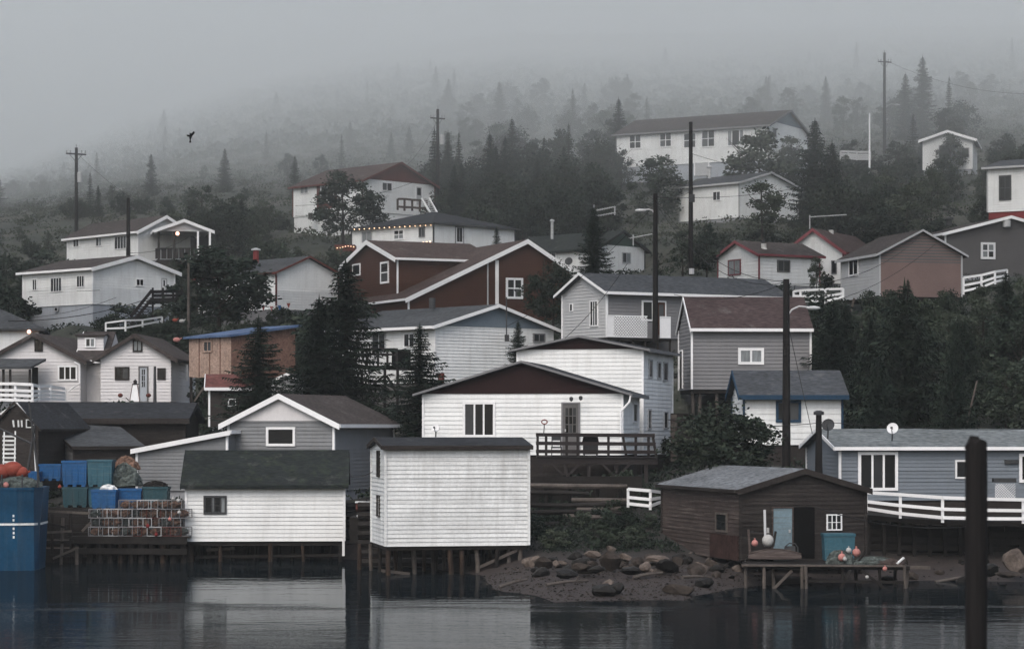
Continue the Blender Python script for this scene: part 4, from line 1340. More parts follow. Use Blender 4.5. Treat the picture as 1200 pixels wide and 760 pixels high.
sp = lambda label, i, px, d, top, wide=1.0, base=None: tree_px('spruce_tree', label, 'spruce tree', SPRUCE[i], px, d, top, None, wide, base)
lt = lambda label, i, px, d, top, wide=1.0, base=None: tree_px('leafy_tree', label, 'tree', TREE[i], px, d, top, None, wide, base)
sp('tall dark spruce in front of the brown house beside the raised deck', 0, 405, 141, 305, 1.5, 478)
sp('broad spruce growing against the dark tall one behind the grey boathouse', 2, 374, 139, 347, 1.25, 480)
sp('dark spruce with bare twiggy tip standing before the strand board shed', 0, 303, 132, 370, 1.3, 492)
sp('bushy spruce in front of the blue-grey gabled white house', 0, 492, 126, 380, 1.3, 512)
sp('small spruce at the gable wall of the long white house', 0, 607, 135, 376, 0.95, 440)
sp('spruce with an aerial at its tip before the green roofed house', 0, 696, 172, 242, 1.0, 330)
sp('huge dark spruce on the slope below the two tone shed', 2, 1060, 128, 329, 1.15, 530)
sp('tiny young spruce by the wall of the hip roofed house', 1, 582, 205, 264.5, 1.0, 292)
sp('slim pale spruce on the misty hillside near the crow', 1, 177, 300, 180, 0.9)
sp('small lone spruce between the pole and the porch house roof', 1, 115, 262, 217, 0.9)
sp('dark spruce behind the porch house deck', 0, 283, 225, 234, 1.0)
sp('ragged thin spruce growing around the crossarm pole', 3, 509, 252, 150, 0.9)
sp('ragged bare spruce just behind the crossarm pole', 3, 525, 256, 153, 0.9)
sp('dark spruce of the wood uphill of the lit hip roof house', 1, 574, 243, 156, 0.95)
sp('slender spruce rising from the wood between two others', 1, 592, 246, 160, 0.85)
sp('spruce tip showing above the wood right of the ragged pair', 1, 600, 262, 138, 0.75)
sp('lone spruce beside the roof of the long misty house', 1, 725, 275, 115, 0.8)
sp('dark wide spruce right of the misty white house', 0, 955, 226, 140, 1.0)
sp('drooping dark spruce beside the red trimmed roofs', 2, 975, 222, 165, .85)
sp('fog faded tall spruce high on the slope above the street lamp pole', 1, 1081, 330, 66, 0.95)
sp('fog faded spruce standing near the misty pole foot', 1, 1061, 322, 86, 0.9)
sp('small dark spruce below the pinkish brown gable', 0, 1064, 158, 327, .8)
lt('round leafy tree in front of the red gabled house', 0, 402, 228, 203, 1.25, 278)
lt('low leafy tree beside the tree before the red gabled house', 3, 437, 229, 222, 1.2, 275)
lt('bushy dark tree before the white house with the red flue', 0, 256, 172, 292, 1.6, 388)
lt('leafy tree standing against the flank of the red flue house', 3, 280, 174, 302, 1.3, 386)
lt('small leafy tree against the gable of the brown house', 2, 648, 168, 310, 1.0, 382)
lt('leafy tree in front of the misty white house corner', 1, 893, 205, 211, 1.3, 282)
lt('leafy bush like tree between the pole and the red trimmed cottage', 1, 800, 180, 268, 1.15, 325)
lt('dark alder beside the utility pole behind the ranch house', 3, 828, 181, 262, 1.0, 325)
lt('pale leafy shrub tree at the corner of the red trimmed cottage', 1, 957, 176, 300, .8, 342)
lt('spreading alder behind the brown fishing shed', 2, 848, 107, 474, 1.35, 568)
lt('alder leaning towards the blue trimmed cabin', 3, 883, 108.5, 488, 1.1, 560)
lt('young birch before the gable of the long misty house', 1, 890, 238, 150, 1.15)
lt('birch standing below the long misty house windows', 1, 770, 235, 181, 1.4)
lt('thin tree under the fog beside the tree hidden house', 0, 1105, 245, 182, 1.1)

LABELS = {}


def where(px, py, d):
    """nearest house in the view and how a plant stands to it"""
    nm, mx, hw, my, hd = min(MARKS, key=lambda m: abs(px - m[1]) * 0.8 + abs(py - m[3]) + abs(d - m[4]) * 0.6)
    dx = px - mx
    if abs(dx) > hw + 6:
        return '%s of the %s' % ('left' if dx < 0 else 'right', nm)
    part = 'left half' if dx < -hw * .3 else 'right half' if dx > hw * .3 else 'middle'
    return '%s the %s of the %s' % ('below' if d < hd else 'above', part, nm)


def single_out(rows):
    """rows: (object, px); like labels of one group told apart by their order from left to right"""
    by = {}
    for o, px in rows:
        by.setdefault(o['label'], []).append((px, o))
    words_ = ('leftmost', 'second leftmost', 'third leftmost', 'fourth leftmost', 'fifth leftmost', 'sixth leftmost', 'seventh leftmost', 'eighth leftmost', 'ninth leftmost', 'tenth leftmost')
    for lab, v in by.items():
        if len(v) > 1:
            v.sort(key=lambda t: t[0])
            for i, (px, o) in enumerate(v):
                o['label'] = lab + ' ' + ('rightmost' if i == len(v) - 1 else words_[min(i, 9)])


def scatter(label, name, cat, kinds, group, n, px, d, hh, gap, wide=(0.85, 1.25), seed=0, crown='crown', trunk='trunk', cover=True, dpow=1.0):
    r = random.Random(seed)
    done, tries, made = [], 0, []
    while len(done) < n and tries < n * 60:
        tries += 1
        dd = d[0] + (d[1] - d[0]) * r.random() ** dpow
        p = r.uniform(*px)
        x = (p - CX) * dd / F
        if any((x - a) ** 2 + (dd - b_) ** 2 < gap * gap for a, b_ in done) or inside_foot(x, dd, 1.0):
            continue
        h = r.uniform(*hh)
        z = gz(x, dd)
        if z < 1.0:
            continue
        top, base = CY - (z + h - HC) * F / dd, CY - (z - HC) * F / dd
        K, wd = r.choice(kinds), r.uniform(*wide)
        if cover and hides(p, dd, top, base, h * 0.42 * F / dd):
            continue
        f = (h - hh[0]) / (hh[1] - hh[0])
        size = ('low ', 'middling ', 'tall ')[min(2, int(f * 3))]
        made.append((plant(name, size + label + ' ' + where(p, (top + base) / 2, dd), cat, K, x, dd, h, group, None, wd, crown, trunk), p))
        done.append((x, dd))
    single_out(made)
    return done


LEAFY = dict(name='leafy_tree', cat='tree', kinds=TREE)
SPR = dict(name='spruce_tree', cat='spruce tree', kinds=SPRUCE[:2] + SPRUCE[3:])
scatter('woodland tree', group='leafy trees of the wood in the middle', n=44, px=(510, 735), d=(224, 268), hh=(3.5, 6.0), gap=2.4, seed=3, **LEAFY)
scatter('misty leafy tree', group='misty leafy trees at the top of the wood', n=30, px=(505, 745), d=(270, 520), hh=(4.0, 6.5), gap=4, seed=23, **LEAFY)
scatter('woodland spruce', group='spruces of the wood in the middle', n=12, px=(520, 720), d=(236, 275), hh=(6, 8.5), gap=4, wide=(.7, .95), seed=4, **SPR)
scatter('misty spruce', group='misty spruces at the top of the wood', n=7, px=(500, 780), d=(300, 600), hh=(6, 9), gap=7, wide=(.7, .95), seed=24, **SPR)
scatter('leafy tree', group='leafy trees on the hillside above the two tone shed', n=48, px=(925, 1290), d=(198, 262), hh=(2.8, 5.2), gap=2.6, seed=5, **LEAFY)
scatter('foggy leafy tree', group='misty leafy trees above the upper houses', n=30, px=(850, 1290), d=(264, 560), hh=(3.5, 6), gap=4.5, seed=25, **LEAFY)
scatter('foggy spruce', group='spruces in the fog above the upper houses', n=7, px=(860, 1290), d=(270, 600), hh=(5, 8.5), gap=7, wide=(.6, .9), seed=6, **SPR)
scatter('hillside bushy tree', group='low trees on the hillside behind the porch house', n=44, px=(-90, 420), d=(214, 290), hh=(1.2, 2.6), gap=2.6, seed=7, **LEAFY)
scatter('open hill tree', group='trees on the open misty hill', n=26, px=(-90, 520), d=(290, 700), hh=(2.0, 3.4), gap=6, seed=27, dpow=1.4, **LEAFY)
scatter('open hill spruce', group='spruces scattered on the open misty hill', n=22, px=(-90, 480), d=(270, 700), hh=(4, 7), gap=8, wide=(.65, 1.0), seed=8, **SPR)
scatter('faint spruce', group='faint spruces high up the foggy slope', n=8, px=(60, 1250), d=(600, 1100), hh=(6, 10), gap=20, wide=(.7, 1.0), seed=9, **SPR)
scatter('dark bush tree', group='bush trees on the bank below the two tone shed', n=66, px=(950, 1420), d=(121, 162), hh=(2.2, 4.4), gap=1.8, seed=10, name='leafy_tree', cat='tree', kinds=TREE)
scatter('dark bank spruce', group='dark spruces on the bank below the two tone shed', n=17, px=(965, 1280), d=(120, 158), hh=(3.5, 6.5), gap=2.4, seed=12, name='spruce_tree', cat='spruce tree', kinds=SPRUCE[:1] + SPRUCE[2:3])
scatter('dense dark tree', group='dense trees between the houses on the slope', n=26, px=(190, 335), d=(190, 246), hh=(2.4, 4.8), gap=2.0, seed=41, **LEAFY)
SH = dict(name='shrub', cat='shrub', kinds=BUSH, crown='foliage', trunk='stem')
scatter('dark slope shrub', group='shrubs between the houses above the wharf', n=120, px=(-20, 440), d=(126, 215), hh=(1.0, 2.8), gap=1.5, seed=13, **SH)
scatter('deep green shrub', group='shrubs between the brown house and the grey barn', n=70, px=(440, 960), d=(122, 215), hh=(0.9, 2.6), gap=1.7, seed=14, **SH)
scatter('shrub of the shore bank', group='shrubs on the dark bank above the boulders', n=34, px=(618, 800), d=(100, 113), hh=(0.4, .9), gap=.7, seed=15, **SH)
scatter('dark bank shrub', group='shrubs on the bank beside the blue bungalow', n=80, px=(940, 1420), d=(117, 200), hh=(1.0, 2.4), gap=1.5, seed=16, **SH)


def clumps(name, label, mat, n, px, d, size, per, leaf, seed, avoid=True, dpow=1.0, pos_ok=None):
    """low growth that nobody could count, joined into one mesh of leaf-sized faces"""
    g = np.random.default_rng(seed)
    dd = d[0] + (d[1] - d[0]) * g.uniform(0, 1, n) ** dpow
    p = g.uniform(px[0], px[1], n)
    x = (p - CX) * dd / F
    z = ground(x, dd)
    keep = z > 0.9
    if avoid:
        keep &= ~np.array([inside_foot(a, b_, .35) for a, b_ in zip(x, dd)])
    x, dd, z = x[keep], dd[keep], z[keep]
    m = len(x)
    s = g.uniform(size[0], size[1], m)
    if d[1] > 600:
        s *= (1 + dd / 900)
    o = g.normal(0, 1, (m, per, 3))
    o /= np.linalg.norm(o, axis=2)[:, :, None]
    o *= g.uniform(.5, 1.05, (m, per, 1))
    o[:, :, 2] = np.abs(o[:, :, 2]) * .85
    c_ = o * s[:, None, None] * np.array([1.15, 1.15, .8]) + np.stack([x, dd, z - .05], 1)[:, None, :]
    a = g.normal(0, 1, (m, per, 3)); a /= np.linalg.norm(a, axis=2)[:, :, None]
    b_ = np.cross(a, g.normal(0, 1, (m, per, 3))); b_ /= np.linalg.norm(b_, axis=2)[:, :, None]
    k = leaf * s[:, None, None] * g.uniform(.6, 1.4, (m, per, 1))
    q = np.stack([c_ - a * k, c_ - b_ * k * .6, c_ + a * k, c_ + b_ * k * .6], 2).reshape(-1, 3)
    f_ = np.arange(m * per * 4).reshape(-1, 4)
    o_ = bpy.data.objects.new(name, np_mesh(name, q, f_, mat))
    COL.objects.link(o_)
    tag(o_, label, kind='stuff')


clumps('undergrowth', 'dark low undergrowth covering the ground between the houses', LEAF_DK, 6000, (-120, 1420), (101, 225), (.25, .8), 34, .15, 31)
clumps('bank_weeds', 'dark weeds on the bank beside the brown fishing shed', LEAF_DK, 1500, (590, 880), (97, 113), (.14, .42), 30, .16, 35)
clumps('hillside_scrub', 'low green scrub over the hillside behind the houses', SCRUB, 6500, (-120, 1330), (205, 460), (.4, 1.3), 42, .125, 32)
clumps('far_scrub', 'scrub high on the foggy hill', SCRUB, 8000, (-150, 1350), (440, 2200), (.7, 1.9), 12, .26, 33, avoid=False, dpow=1.5)
# ------------------------------------------------------------------ poles and wires
def pole(label, px, top, d, r, base=None, arm=None, lamp=None, transformer=None, cap=False, mat=None, name='utility_pole', cat='utility pole', lean=0.0, boxes=()):
    x = (px - CX) * d / F
    zb = zof(base, d) if base else gz(x, d) - 0.3
    zt = zof(top, d)
    th = thing(name, label, cat, (x, d, zb))
    xb = x - lean
    mb = MB()
    mb.tube([(xb, d, zb), ((x + xb) / 2, d, (zb + zt) / 2), (x, d, zt)], [r * 1.15, r, r * .82], 10)
    obj('shaft', mb, mat or POLE_WOOD, th)
    if arm:
        hw, off = arm
        za = zt - off
        mb = MB(); mb.beam((x - hw, d - .15, za + .06), (x + hw, d - .2, za - .06), .1, .13); obj('crossarm', mb, POLE_WOOD, th)
        for s in (-.92, -.55, .55, .92):
            mb = MB(); mb.lathe((x + hw * s, d - .17, za + .06), [(.03, 0), (.07, .1), (.05, .16), (.08, .22), (.03, .3)], 8); obj('insulator', mb, GREY_L, th)
        mb = MB(); mb.lathe((x, d, zt), [(.03, 0), (.07, .1), (.05, .16), (.08, .22), (.03, .34)], 8); obj('insulator', mb, GREY_L, th)
        for s in (-1, 1):
            mb = MB(); mb.beam((x + s * hw * .6, d - .2, za - .06), (x, d - .16, za - .75), .04, .04); obj('arm_brace', mb, METAL_D, th)
    if transformer:
        mb = MB(); c = at(px + transformer[0], transformer[1], d); mb.lathe(c, [(.05, -.5), (.24, -.46), (.25, .4), (.2, .5), (.04, .55)], 12); obj('transformer', mb, GREY_L, th)
    for (bx, by, w, h_) in boxes:
        c = at(bx, by, d); mb = MB(); mb.cbox((c.x, d - .1, c.z), w, .3, h_); obj('junction_box', mb, METAL_D, th)
    if lamp:
        tx, ty, by, lm = lamp
        p0, p2 = at(px, by, d), at(tx, ty, d)
        p1 = V(((p0.x * .45 + p2.x * .55), d, p2.z + .12 * abs(p2.x - p0.x) * .4))
        mb = MB(); mb.tube([p0, p0 * .55 + p1 * .45 + V((0, 0, .12)), p1, p2], .045, 6); a_ = obj('lamp_arm', mb, lm, th)
        mb = MB(); s = 1 if p2.x > p0.x else -1
        mb.ball(p2 + V((.16 * s, 0, -.03)), .22, 10, (1.5, .7, .45)); obj('lamp_head', mb, lm, a_)
    if cap:
        mb = MB(); mb.lathe((x, d, zt), [(r * .8, 0), (r * 1.5, .01), (r * 1.5, .14), (r * .6, .2)], 10); obj('cap', mb, METAL_D, th)
    return th


pole('crossarm pole with pale transformer standing alone on the misty slope above the porch house', 89.5, 173, 232, .17, arm=(.95, .62), transformer=(4, 208))
pole('short dark pole rising between the two stacked white houses', 150.3, 232, 189, .15, mat=POLE_WOOD, base=302)
pole('tall crossarm pole among ragged spruces above the lit hip roof house', 513, 128, 250, .17, arm=(.75, .95), transformer=(5, 164))
pole('misty crossarm pole with a curved lamp arm on the top ridge', 1036.5, 62, 292, .18, arm=(.8, 1.1), lamp=(1050, 122.5, 128, METAL))
pole('tall bare pole with a small box before the misty white house', 809.5, 143, 176, .155, base=322, boxes=((810.5, 232.5, .42, .55),))
pole('dark pole with short lamp arm in front of the ranch house lattice', 768, 227, 140, .15, base=402, lamp=(754, 246, 252, METAL))
pole('thick dark pole with pale curved lamp arm in front of the grey barn', 921.5, 327, 114.5, .175, base=546, lamp=(949, 360, 371, METAL))
pole('dark round flue post with a cap beside the blue bungalow', 959.5, 486, 106.4, .15, base=566, cap=True, name='flue_post', cat='post')
pole('thin brown pole beside the leafy tree below the porch house', 221, 308, 170, .1, base=392, mat=WOOD_GREY)
pole('slim white mast beside the railed deck in the mist', 1019, 133, 250, .09, base=206, mat=WHITE_TRIM, name='mast', cat='mast')
pole('dark post standing before the two gabled cottage', 181.5, 429, 146, .09, base=472, mat=METAL_D, name='post', cat='post')
pole('pale stick leaning in the dark bank above the blue bungalow', 1145, 446, 121, .05, base=496, mat=WOOD_GREY, name='leaning_stick', cat='stick', lean=.5)
# mooring pile close to the camera
th = thing('mooring_pile', 'big dark blurred mooring pile with a broken top close to the camera', 'mooring pile', ((1144 - 600) * 28 / F, 28, -2.5))
g_ = np.random.default_rng(5)
mb = MB()
x0 = (1144 - 600) * 28 / F
rings, nn = [], 14
for k in range(24):
    z = -2.5 + (zof(519, 28) + 2.5) * k / 23
    rr = .137 - .013 * k / 23
    rings.append([V((x0 + math.cos(t) * rr * (1 + g_.uniform(-.05, .05)), 28 + math.sin(t) * rr, z + (g_.uniform(-.035, .05) if k == 23 else 0))) for t in [6.283 * i / nn for i in range(nn)]])
base = 0
for r_ in rings:
    mb.v += r_
for i in range(23):
    for k in range(nn):
        j = (k + 1) % nn
        mb.f.append((i * nn + k, i * nn + j, (i + 1) * nn + j, (i + 1) * nn + k))
mb.f.append(tuple(23 * nn + k for k in range(nn)))
obj('shaft', mb, POLE_WOOD, th)
mb = MB(); mb.solid([V((x0 - .12, 27.95, zof(520, 28) - .05)), V((x0 + .1, 27.95, zof(520, 28) - .05)), V((x0 + .1, 28.1, zof(520, 28) - .05)), V((x0 - .12, 28.1, zof(520, 28) - .05))],
                    [V((x0 - .06, 27.98, zof(510, 28))), V((x0 + .02, 27.98, zof(511, 28))), V((x0 + .02, 28.06, zof(511, 28))), V((x0 - .06, 28.06, zof(510, 28)))])
obj('splintered_top', mb, POLE_WOOD, th)


def cable(label, p, q, sag, r=.016, group=None):
    p, q = at(*p), at(*q)
    pts = []
    for i in range(15):
        t = i / 14
        pts.append(p.lerp(q, t) - Z * sag * 4 * t * (1 - t))
    mb = MB(); mb.tube(pts, r, 4)
    tag(obj('cable', mb, WIRE, smooth=True), label, 'cable', group)


cable('cable crossing the upper wall of the hillside white house', (90, 341, 182), (193, 313, 196), .5)
cable('cable sagging across the basement of the hillside white house', (36, 372, 168), (197, 317, 200), .7)
cable('dark cable running from the hip roof edge past the dark stair', (10, 376, 160), (190, 344, 178), .5, .025)
cable('cable from the short pole to the porch house', (150, 296, 188), (221, 278, 205), .4)
cable('cable crossing the lower wall of the red gabled house', (346, 241, 230), (486, 213, 236), .5)
cable('lower cable crossing the red gabled house', (346, 253, 228), (430, 232, 236), .4)
cable('cable from the bare pole across the misty white house', (768, 231, 140), (1000, 200, 235), .8)
cable('upper cable between the dark pole and the bare pole', (768, 229, 140), (809, 224, 176), .3)
cable('cable running from the tall box pole up to the mist', (810, 180, 176), (1010, 206, 240), .8)
cable('cable crossing in front of the two tone shed', (985, 350, 150), (1096, 286, 163), .4)
cable('cable hanging down the pale side of the ranch house', (662, 396, 147), (735, 309, 145), .3)
cable('guy cable from the lamp pole down to the blue bungalow roof', (922, 372, 114.5), (952, 508, 109), .05)
cable('low cable from the alder to the blue bungalow satellite dish', (780, 491, 110), (970, 494, 108), .25)
cable('cable along the ridge of the blue bungalow', (966, 494, 109), (1215, 502, 111), .15)
cable('line hanging from the fishing shed doorway out over the landing', (953, 593, 95.6), (1142, 616, 95), .35)
cable('line between the boathouse and the stilt shed', (410, 558, 112), (437, 552, 101), .1)
cable('double line over the grey barn roof', (790, 345, 136), (925, 330, 116), .5)

cable('long sagging cable from the lamp pole top to the dark pole by the ranch house', (921, 329, 114.5), (768, 233, 140), 1.2)
cable('upper long cable between the lamp pole and the dark pole', (921, 331, 114.5), (768, 237, 140), 1.5)
cable('cable from the lamp pole to the two tone shed gable', (922, 333, 114.5), (1079, 276, 164.5), .9)
cable('house drop cable from the dark pole to the long white house gable', (767, 240, 140), (594, 382, 152), .7)
cable('cable from the crossarm pole down to the red gabled house', (513, 140, 250), (474, 196, 243), .5)
cable('cable from the misty crossarm pole to the mist covered slope', (1036, 70, 292), (1230, 110, 262), 1.2)
cable('cable from the lone crossarm pole towards the porch house roof', (89, 178, 232), (206, 256, 213), .8)

# ------------------------------------------------------------------ fences, decks
def fence(name, label, cat, posts, nr, mat, pw=.1, rw=.09, rt=.04, top=True, planks=None):
    """posts: (px, d, top, base); nr rails per span"""
    th = thing(name, label, cat, at(posts[0][0], posts[0][3], posts[0][1]))
    P = [(at(p, b_, d), at(p, t_, d)) for p, d, t_, b_ in posts]
    for lo, hi in P:
        mb = MB(); mb.beam(lo, hi, pw, pw); obj('post', mb, mat, th)
    for (l0, h0), (l1, h1) in zip(P, P[1:]):
        for k in range(nr):
            f = (k + .55) / nr if not top else (1.0 if k == nr - 1 else (k + .6) / nr)
            o = V((0, -pw / 2 - rt / 2 - .003, -.02 if f == 1 else 0))
            mb = MB(); mb.beam(l0.lerp(h0, f) + o, l1.lerp(h1, f) + o, rt, rw); obj('rail', mb, mat, th)
    return th


fence('bungalow_railing', 'white three rail fence curving along the front of the blue bungalow', 'railing', [(1015, 101.5, 576, 600), (1055, 100.5, 578.5, 607), (1104.5, 99.5, 582, 612), (1152, 99.5, 583.5, 613), (1199, 99.5, 584.5, 613), (1250, 99.5, 586, 614)], 3, WHITE_TRIM, .11, .13)
th = thing('bungalow_deck', 'dark timber deck carrying the white curved railing', 'deck', at(1015, 606, 101))
for (a, b_) in (((1013, 608, 102), (1055, 612, 101)), ((1055, 612, 101), (1105, 615, 100)), ((1105, 615, 100), (1152, 616, 100)), ((1152, 616, 100), (1250, 617, 100))):
    mb = MB(); p, q = at(*a), at(*b_); mb.prism([p, q, q + Z * .2, p + Z * .2], V((0, 7, 0))); obj('deck_section', mb, WOOD_DARK, th)
for i in range(13):
    px = 1020 + i * 18
    mb = MB(); p = at(px, 613, 101.2); mb.beam(p + V((0, .5, 0)), V((p.x, p.y + .5, gz(p.x, p.y) - .3)), .14, .14); obj('post', mb, WOOD_DARK, th)
for k in range(4):
    mb = MB(); p, q = at(1016, 622 + k * 9, 102.2), at(1250, 627 + k * 9, 101.4); mb.beam(p, q, .05, .2); obj('skirt_board', mb, WOOD_DARK, th)
mb = MB(); p, q = at(1014, 614, 102.6), at(1250, 618, 102.2); mb.prism([p, q, q - Z * 2.6, p - Z * 2.6], V((0, .2, 0))); obj('dark_backing', mb, WOOD_DARK, th)  # added dark sheet that stands in for the shade under the deck
# lattice tub on the bungalow deck
th = thing('lattice_screen', 'small white lattice screen with a dark planter top at the bungalow wall', 'screen', at(1177, 583, 105))
mb = MB(); mb.box(at(1165, 565, 105.2), V((.95, 0, 0)), V((0, .5, 0)), V((0, 0, .18))); obj('planter_top', mb, METAL_D, th)
for k in range(-4, 9):
    for s in (1, -1):
        a, b_ = 1166 + k * 3, 1166 + k * 3 + s * 16
        pts = []
        x0, x1, y0, y1 = 1166, 1190, 583.5, 566.5
        p, q = (a, y0), (a + s * 17, y1)
        lo, hi = max(x0, min(p[0], q[0])), min(x1, max(p[0], q[0]))
        if hi - lo < 1.5:
            continue
        f = lambda xx: y0 + (y1 - y0) * (xx - a) / (s * 17)
        mb = MB(); mb.beam(at(lo, f(lo), 105.0 - .01 * s), at(hi, f(hi), 105.0 - .01 * s), .012, .02); obj('lath', mb, WHITE_TRIM, th)
# deck of the white bungalow
dk = thing('timber_deck', 'dark stained timber deck with three rails in front of the white bungalow door', 'deck', at(700, 535, 115.5))
zt_ = zof(534.5, 115.5)
A0, A1 = at(629, 534.5, 115.3), at(771, 535.5, 115.3)
for k in range(9):
    mb = MB(); o = A0 + V((0, k * .27, -.06)); mb.box(o, V((A1.x - A0.x, 0, -.04)), V((0, .255, 0)), Z * .05); obj('deck_plank', mb, DECK_BROWN, dk)
mb = MB(); mb.beam(A0 - Z * .2 + V((0, .1, 0)), A1 - Z * .2 + V((0, .1, 0)), .1, .28); obj('fascia_beam', mb, DECK_BROWN, dk)
for k, px in enumerate((630, 640, 664, 677, 713, 734, 745, 760, 769)):
    mb = MB(); lean = .35 if px in (769, 734) else 0
    p = at(px, 534, 115.22); mb.beam(p, at(px, 508.5, 115.22) - V((lean * .5, 0, 0)), .12, .12); obj('rail_post', mb, DECK_BROWN, dk)
for y in (509, 519, 528.5):
    mb = MB(); mb.beam(at(628, y, 115.14), at(767.5 + (y - 509) * .1, y + 1, 115.14), .06, .17); obj('rail', mb, DECK_BROWN, dk)
for px in (634, 663, 690, 722, 757):
    mb = MB(); p = at(px, 538, 115.5); mb.beam(p, V((p.x, p.y, gz(p.x, p.y) - .3)), .16, .16); obj('support_post', mb, DECK_BROWN, dk)
    if px in (663, 722):
        for s in (-1, 1):
            mb = MB(); mb.beam(p - Z * .1 + V((s * .75, -.1, 0)), p - Z * .85 + V((0, -.1, 0)), .08, .1); obj('brace', mb, DECK_BROWN, dk)
th = thing('barbecue', 'black covered barbecue standing on the dark timber deck', 'barbecue', at(692, 534, 116))
c = at(692, 534.5, 116)
mb = MB(); mb.cbox(c + Z * .35, .7, .5, .5); obj('cabinet', mb, METAL_D, th)
mb = MB(); mb.prism([c + V((-.4, -.28, .62)), c + V((.4, -.28, .62)), c + V((.33, -.22, .95)), c + V((-.33, -.22, .95))], V((0, .55, 0))); obj('hood', mb, BLACK, th)
for s in (-.3, .3):
    mb = MB(); mb.cbox(c + V((s, 0, .05)), .06, .4, .1); obj('foot', mb, METAL_D, th)
th = thing('patio_chair', 'dark patio chair beside the barbecue on the timber deck', 'chair', at(652, 534, 116.2))
c = at(652, 534.5, 116.2)
mb = MB(); mb.cbox(c + Z * .42, .5, .5, .06); obj('seat', mb, METAL_D, th)
mb = MB(); mb.beam(c + V((-.2, .24, .45)), c + V((-.2, .3, 1.0)), .05, .05); mb.beam(c + V((.2, .24, .45)), c + V((.2, .3, 1.0)), .05, .05); mb.beam(c + V((-.2, .28, .85)), c + V((.2, .28, .85)), .04, .2); obj('backrest', mb, METAL_D, th)
for sx_ in (-.22, .22):
    for sy_ in (-.22, .22):
        mb = MB(); mb.beam(c + V((sx_, sy_, 0)), c + V((sx_, sy_, .4)), .04, .04); obj('leg', mb, METAL_D, th)
th = thing('red_marker_lamp', 'small red ringed marker on a thin stake at the deck corner', 'marker', at(637.5, 511, 115.1))
mb = MB(); mb.tube([at(637, 511, 115.1), at(638, 496, 115.1)], .022, 6); obj('stake', mb, METAL_D, th)
mb = MB()
c = at(638, 494, 115.1)
ring = [c + V((math.cos(t) * .13, 0, math.sin(t) * .1)) for t in [6.283 * i / 12 for i in range(13)]]
mb.tube(ring, .03, 6); obj('ring', mb, RED, th)
dish('small pale satellite dish on the wall of the white bungalow', 510.5, 501, 118.6, .2, WHITE_TRIM)
dish('dark grey satellite dish at the corner of the blue bungalow roof', 970.5, 497.5, 107.5, .28, METAL_D)
dish('white satellite dish standing on the blue bungalow roof', 1046, 501.5, 107.6, .25, WHITE_TRIM)
dish('grey satellite dish on the green roofed house', 666.5, 306, 201, .33, METAL_D)
# lattice deck of the ranch house
th = thing('lattice_deck', 'white lattice fronted deck along the grey ranch house', 'deck', at(711, 394, 148.5))
O_, U_ = at(712, 394.5, 148.6), V((math.cos(math.radians(30)), math.sin(math.radians(30)), 0))
Wd = 4.6
for x0, x1 in ((0.0, .45), (.45, 2.85), (3.75, 4.55)):
    mb = MB(); zz = 1.32
    for q0, q1, zl, zh in ((x0, x1, zz - .07, zz), (x0, x1, 0, .07)):
        mb.box(O_ + U_ * q0 + Z * zl, U_ * (q1 - q0), V((0, .05, 0)), Z * (zh - zl))
    obj('lattice_frame', mb, WHITE_TRIM, th)
    if x1 - x0 < .9:
        mb = MB(); mb.box(O_ + U_ * x0 + Z * .07 + V((0, .02, 0)), U_ * (x1 - x0), V((0, .03, 0)), Z * 1.17); obj('lattice_board', mb, WHITE_TRIM, th)
        continue
    st = .19
    for s in (1, -1):
        k = -8
        while k < 24:
            a = x0 + k * st
            k += 1
            pts = []
            s0, s1 = (max(x0, a), min(x1, a + 1.18)) if s > 0 else (max(x0, a - 1.18), min(x1, a))
            if s1 - s0 < .06:
                continue
            h0, h1 = (.07 + (s0 - a) * s, .07 + (s1 - a) * s)
            mb = MB(); mb.beam(O_ + U_ * s0 + Z * h0 + V((0, .012 * s, 0)), O_ + U_ * s1 + Z * h1 + V((0, .012 * s, 0)), .012, .055); obj('lath', mb, WHITE_TRIM, th)
mb = MB(); mb.box(O_ - Z * .2 + V((0, .07, 0)), U_ * 4.6, V((-.6, 1.0, 0)), Z * .16); obj('deck_floor', mb, WOOD_DARK, th)
for k in range(6):
    mb = MB(); p = O_ + U_ * k * .9 + V((0, .2, -.15)); mb.beam(p, V((p.x, p.y, gz(p.x, p.y) - .3)), .13, .13); obj('post', mb, WOOD_DARK, th)
mb = MB(); mb.beam(O_ + U_ * 3.6 + Z * .9, O_ + U_ * 3.6 - Z * .1, .1, .1); obj('gate_post', mb, BROWN_SIDING, th)
# raised deck left of the long white house
th = thing('raised_deck', 'dark raised timber deck on tall posts at the side of the long white house', 'deck', at(440, 436, 147))
for x0, y0, x1, y1 in ((390, 430.5, 466, 433.5),):
    mb = MB(); p, q = at(x0, y0, 147), at(x1, y1, 145.5); mb.prism([p, q, q + Z * .22, p + Z * .22], V((1.2, 2.6, 0))); obj('deck_floor', mb, DECK_BROWN, th)
for k, px in enumerate((391, 404, 417, 430, 443, 454, 465)):
    mb = MB(); dd = 147 - 1.5 * (px - 390) / 76; mb.beam(at(px, 433, dd), at(px, 407 + k * .2, dd), .13, .13); obj('rail_post', mb, DECK_BROWN, th)
for y in (408, 414):
    mb = MB(); mb.beam(at(390, y, 146.9), at(466, y + 1.3, 145.4), .06, .13); obj('rail', mb, DECK_BROWN, th)
for px in (392, 409, 424, 451, 466):
    mb = MB(); dd = 147 - 1.5 * (px - 390) / 76; p = at(px, 433, dd); mb.beam(p, V((p.x, p.y, gz(p.x, p.y) - .3)), .16, .16); obj('post', mb, DECK_BROWN, th)
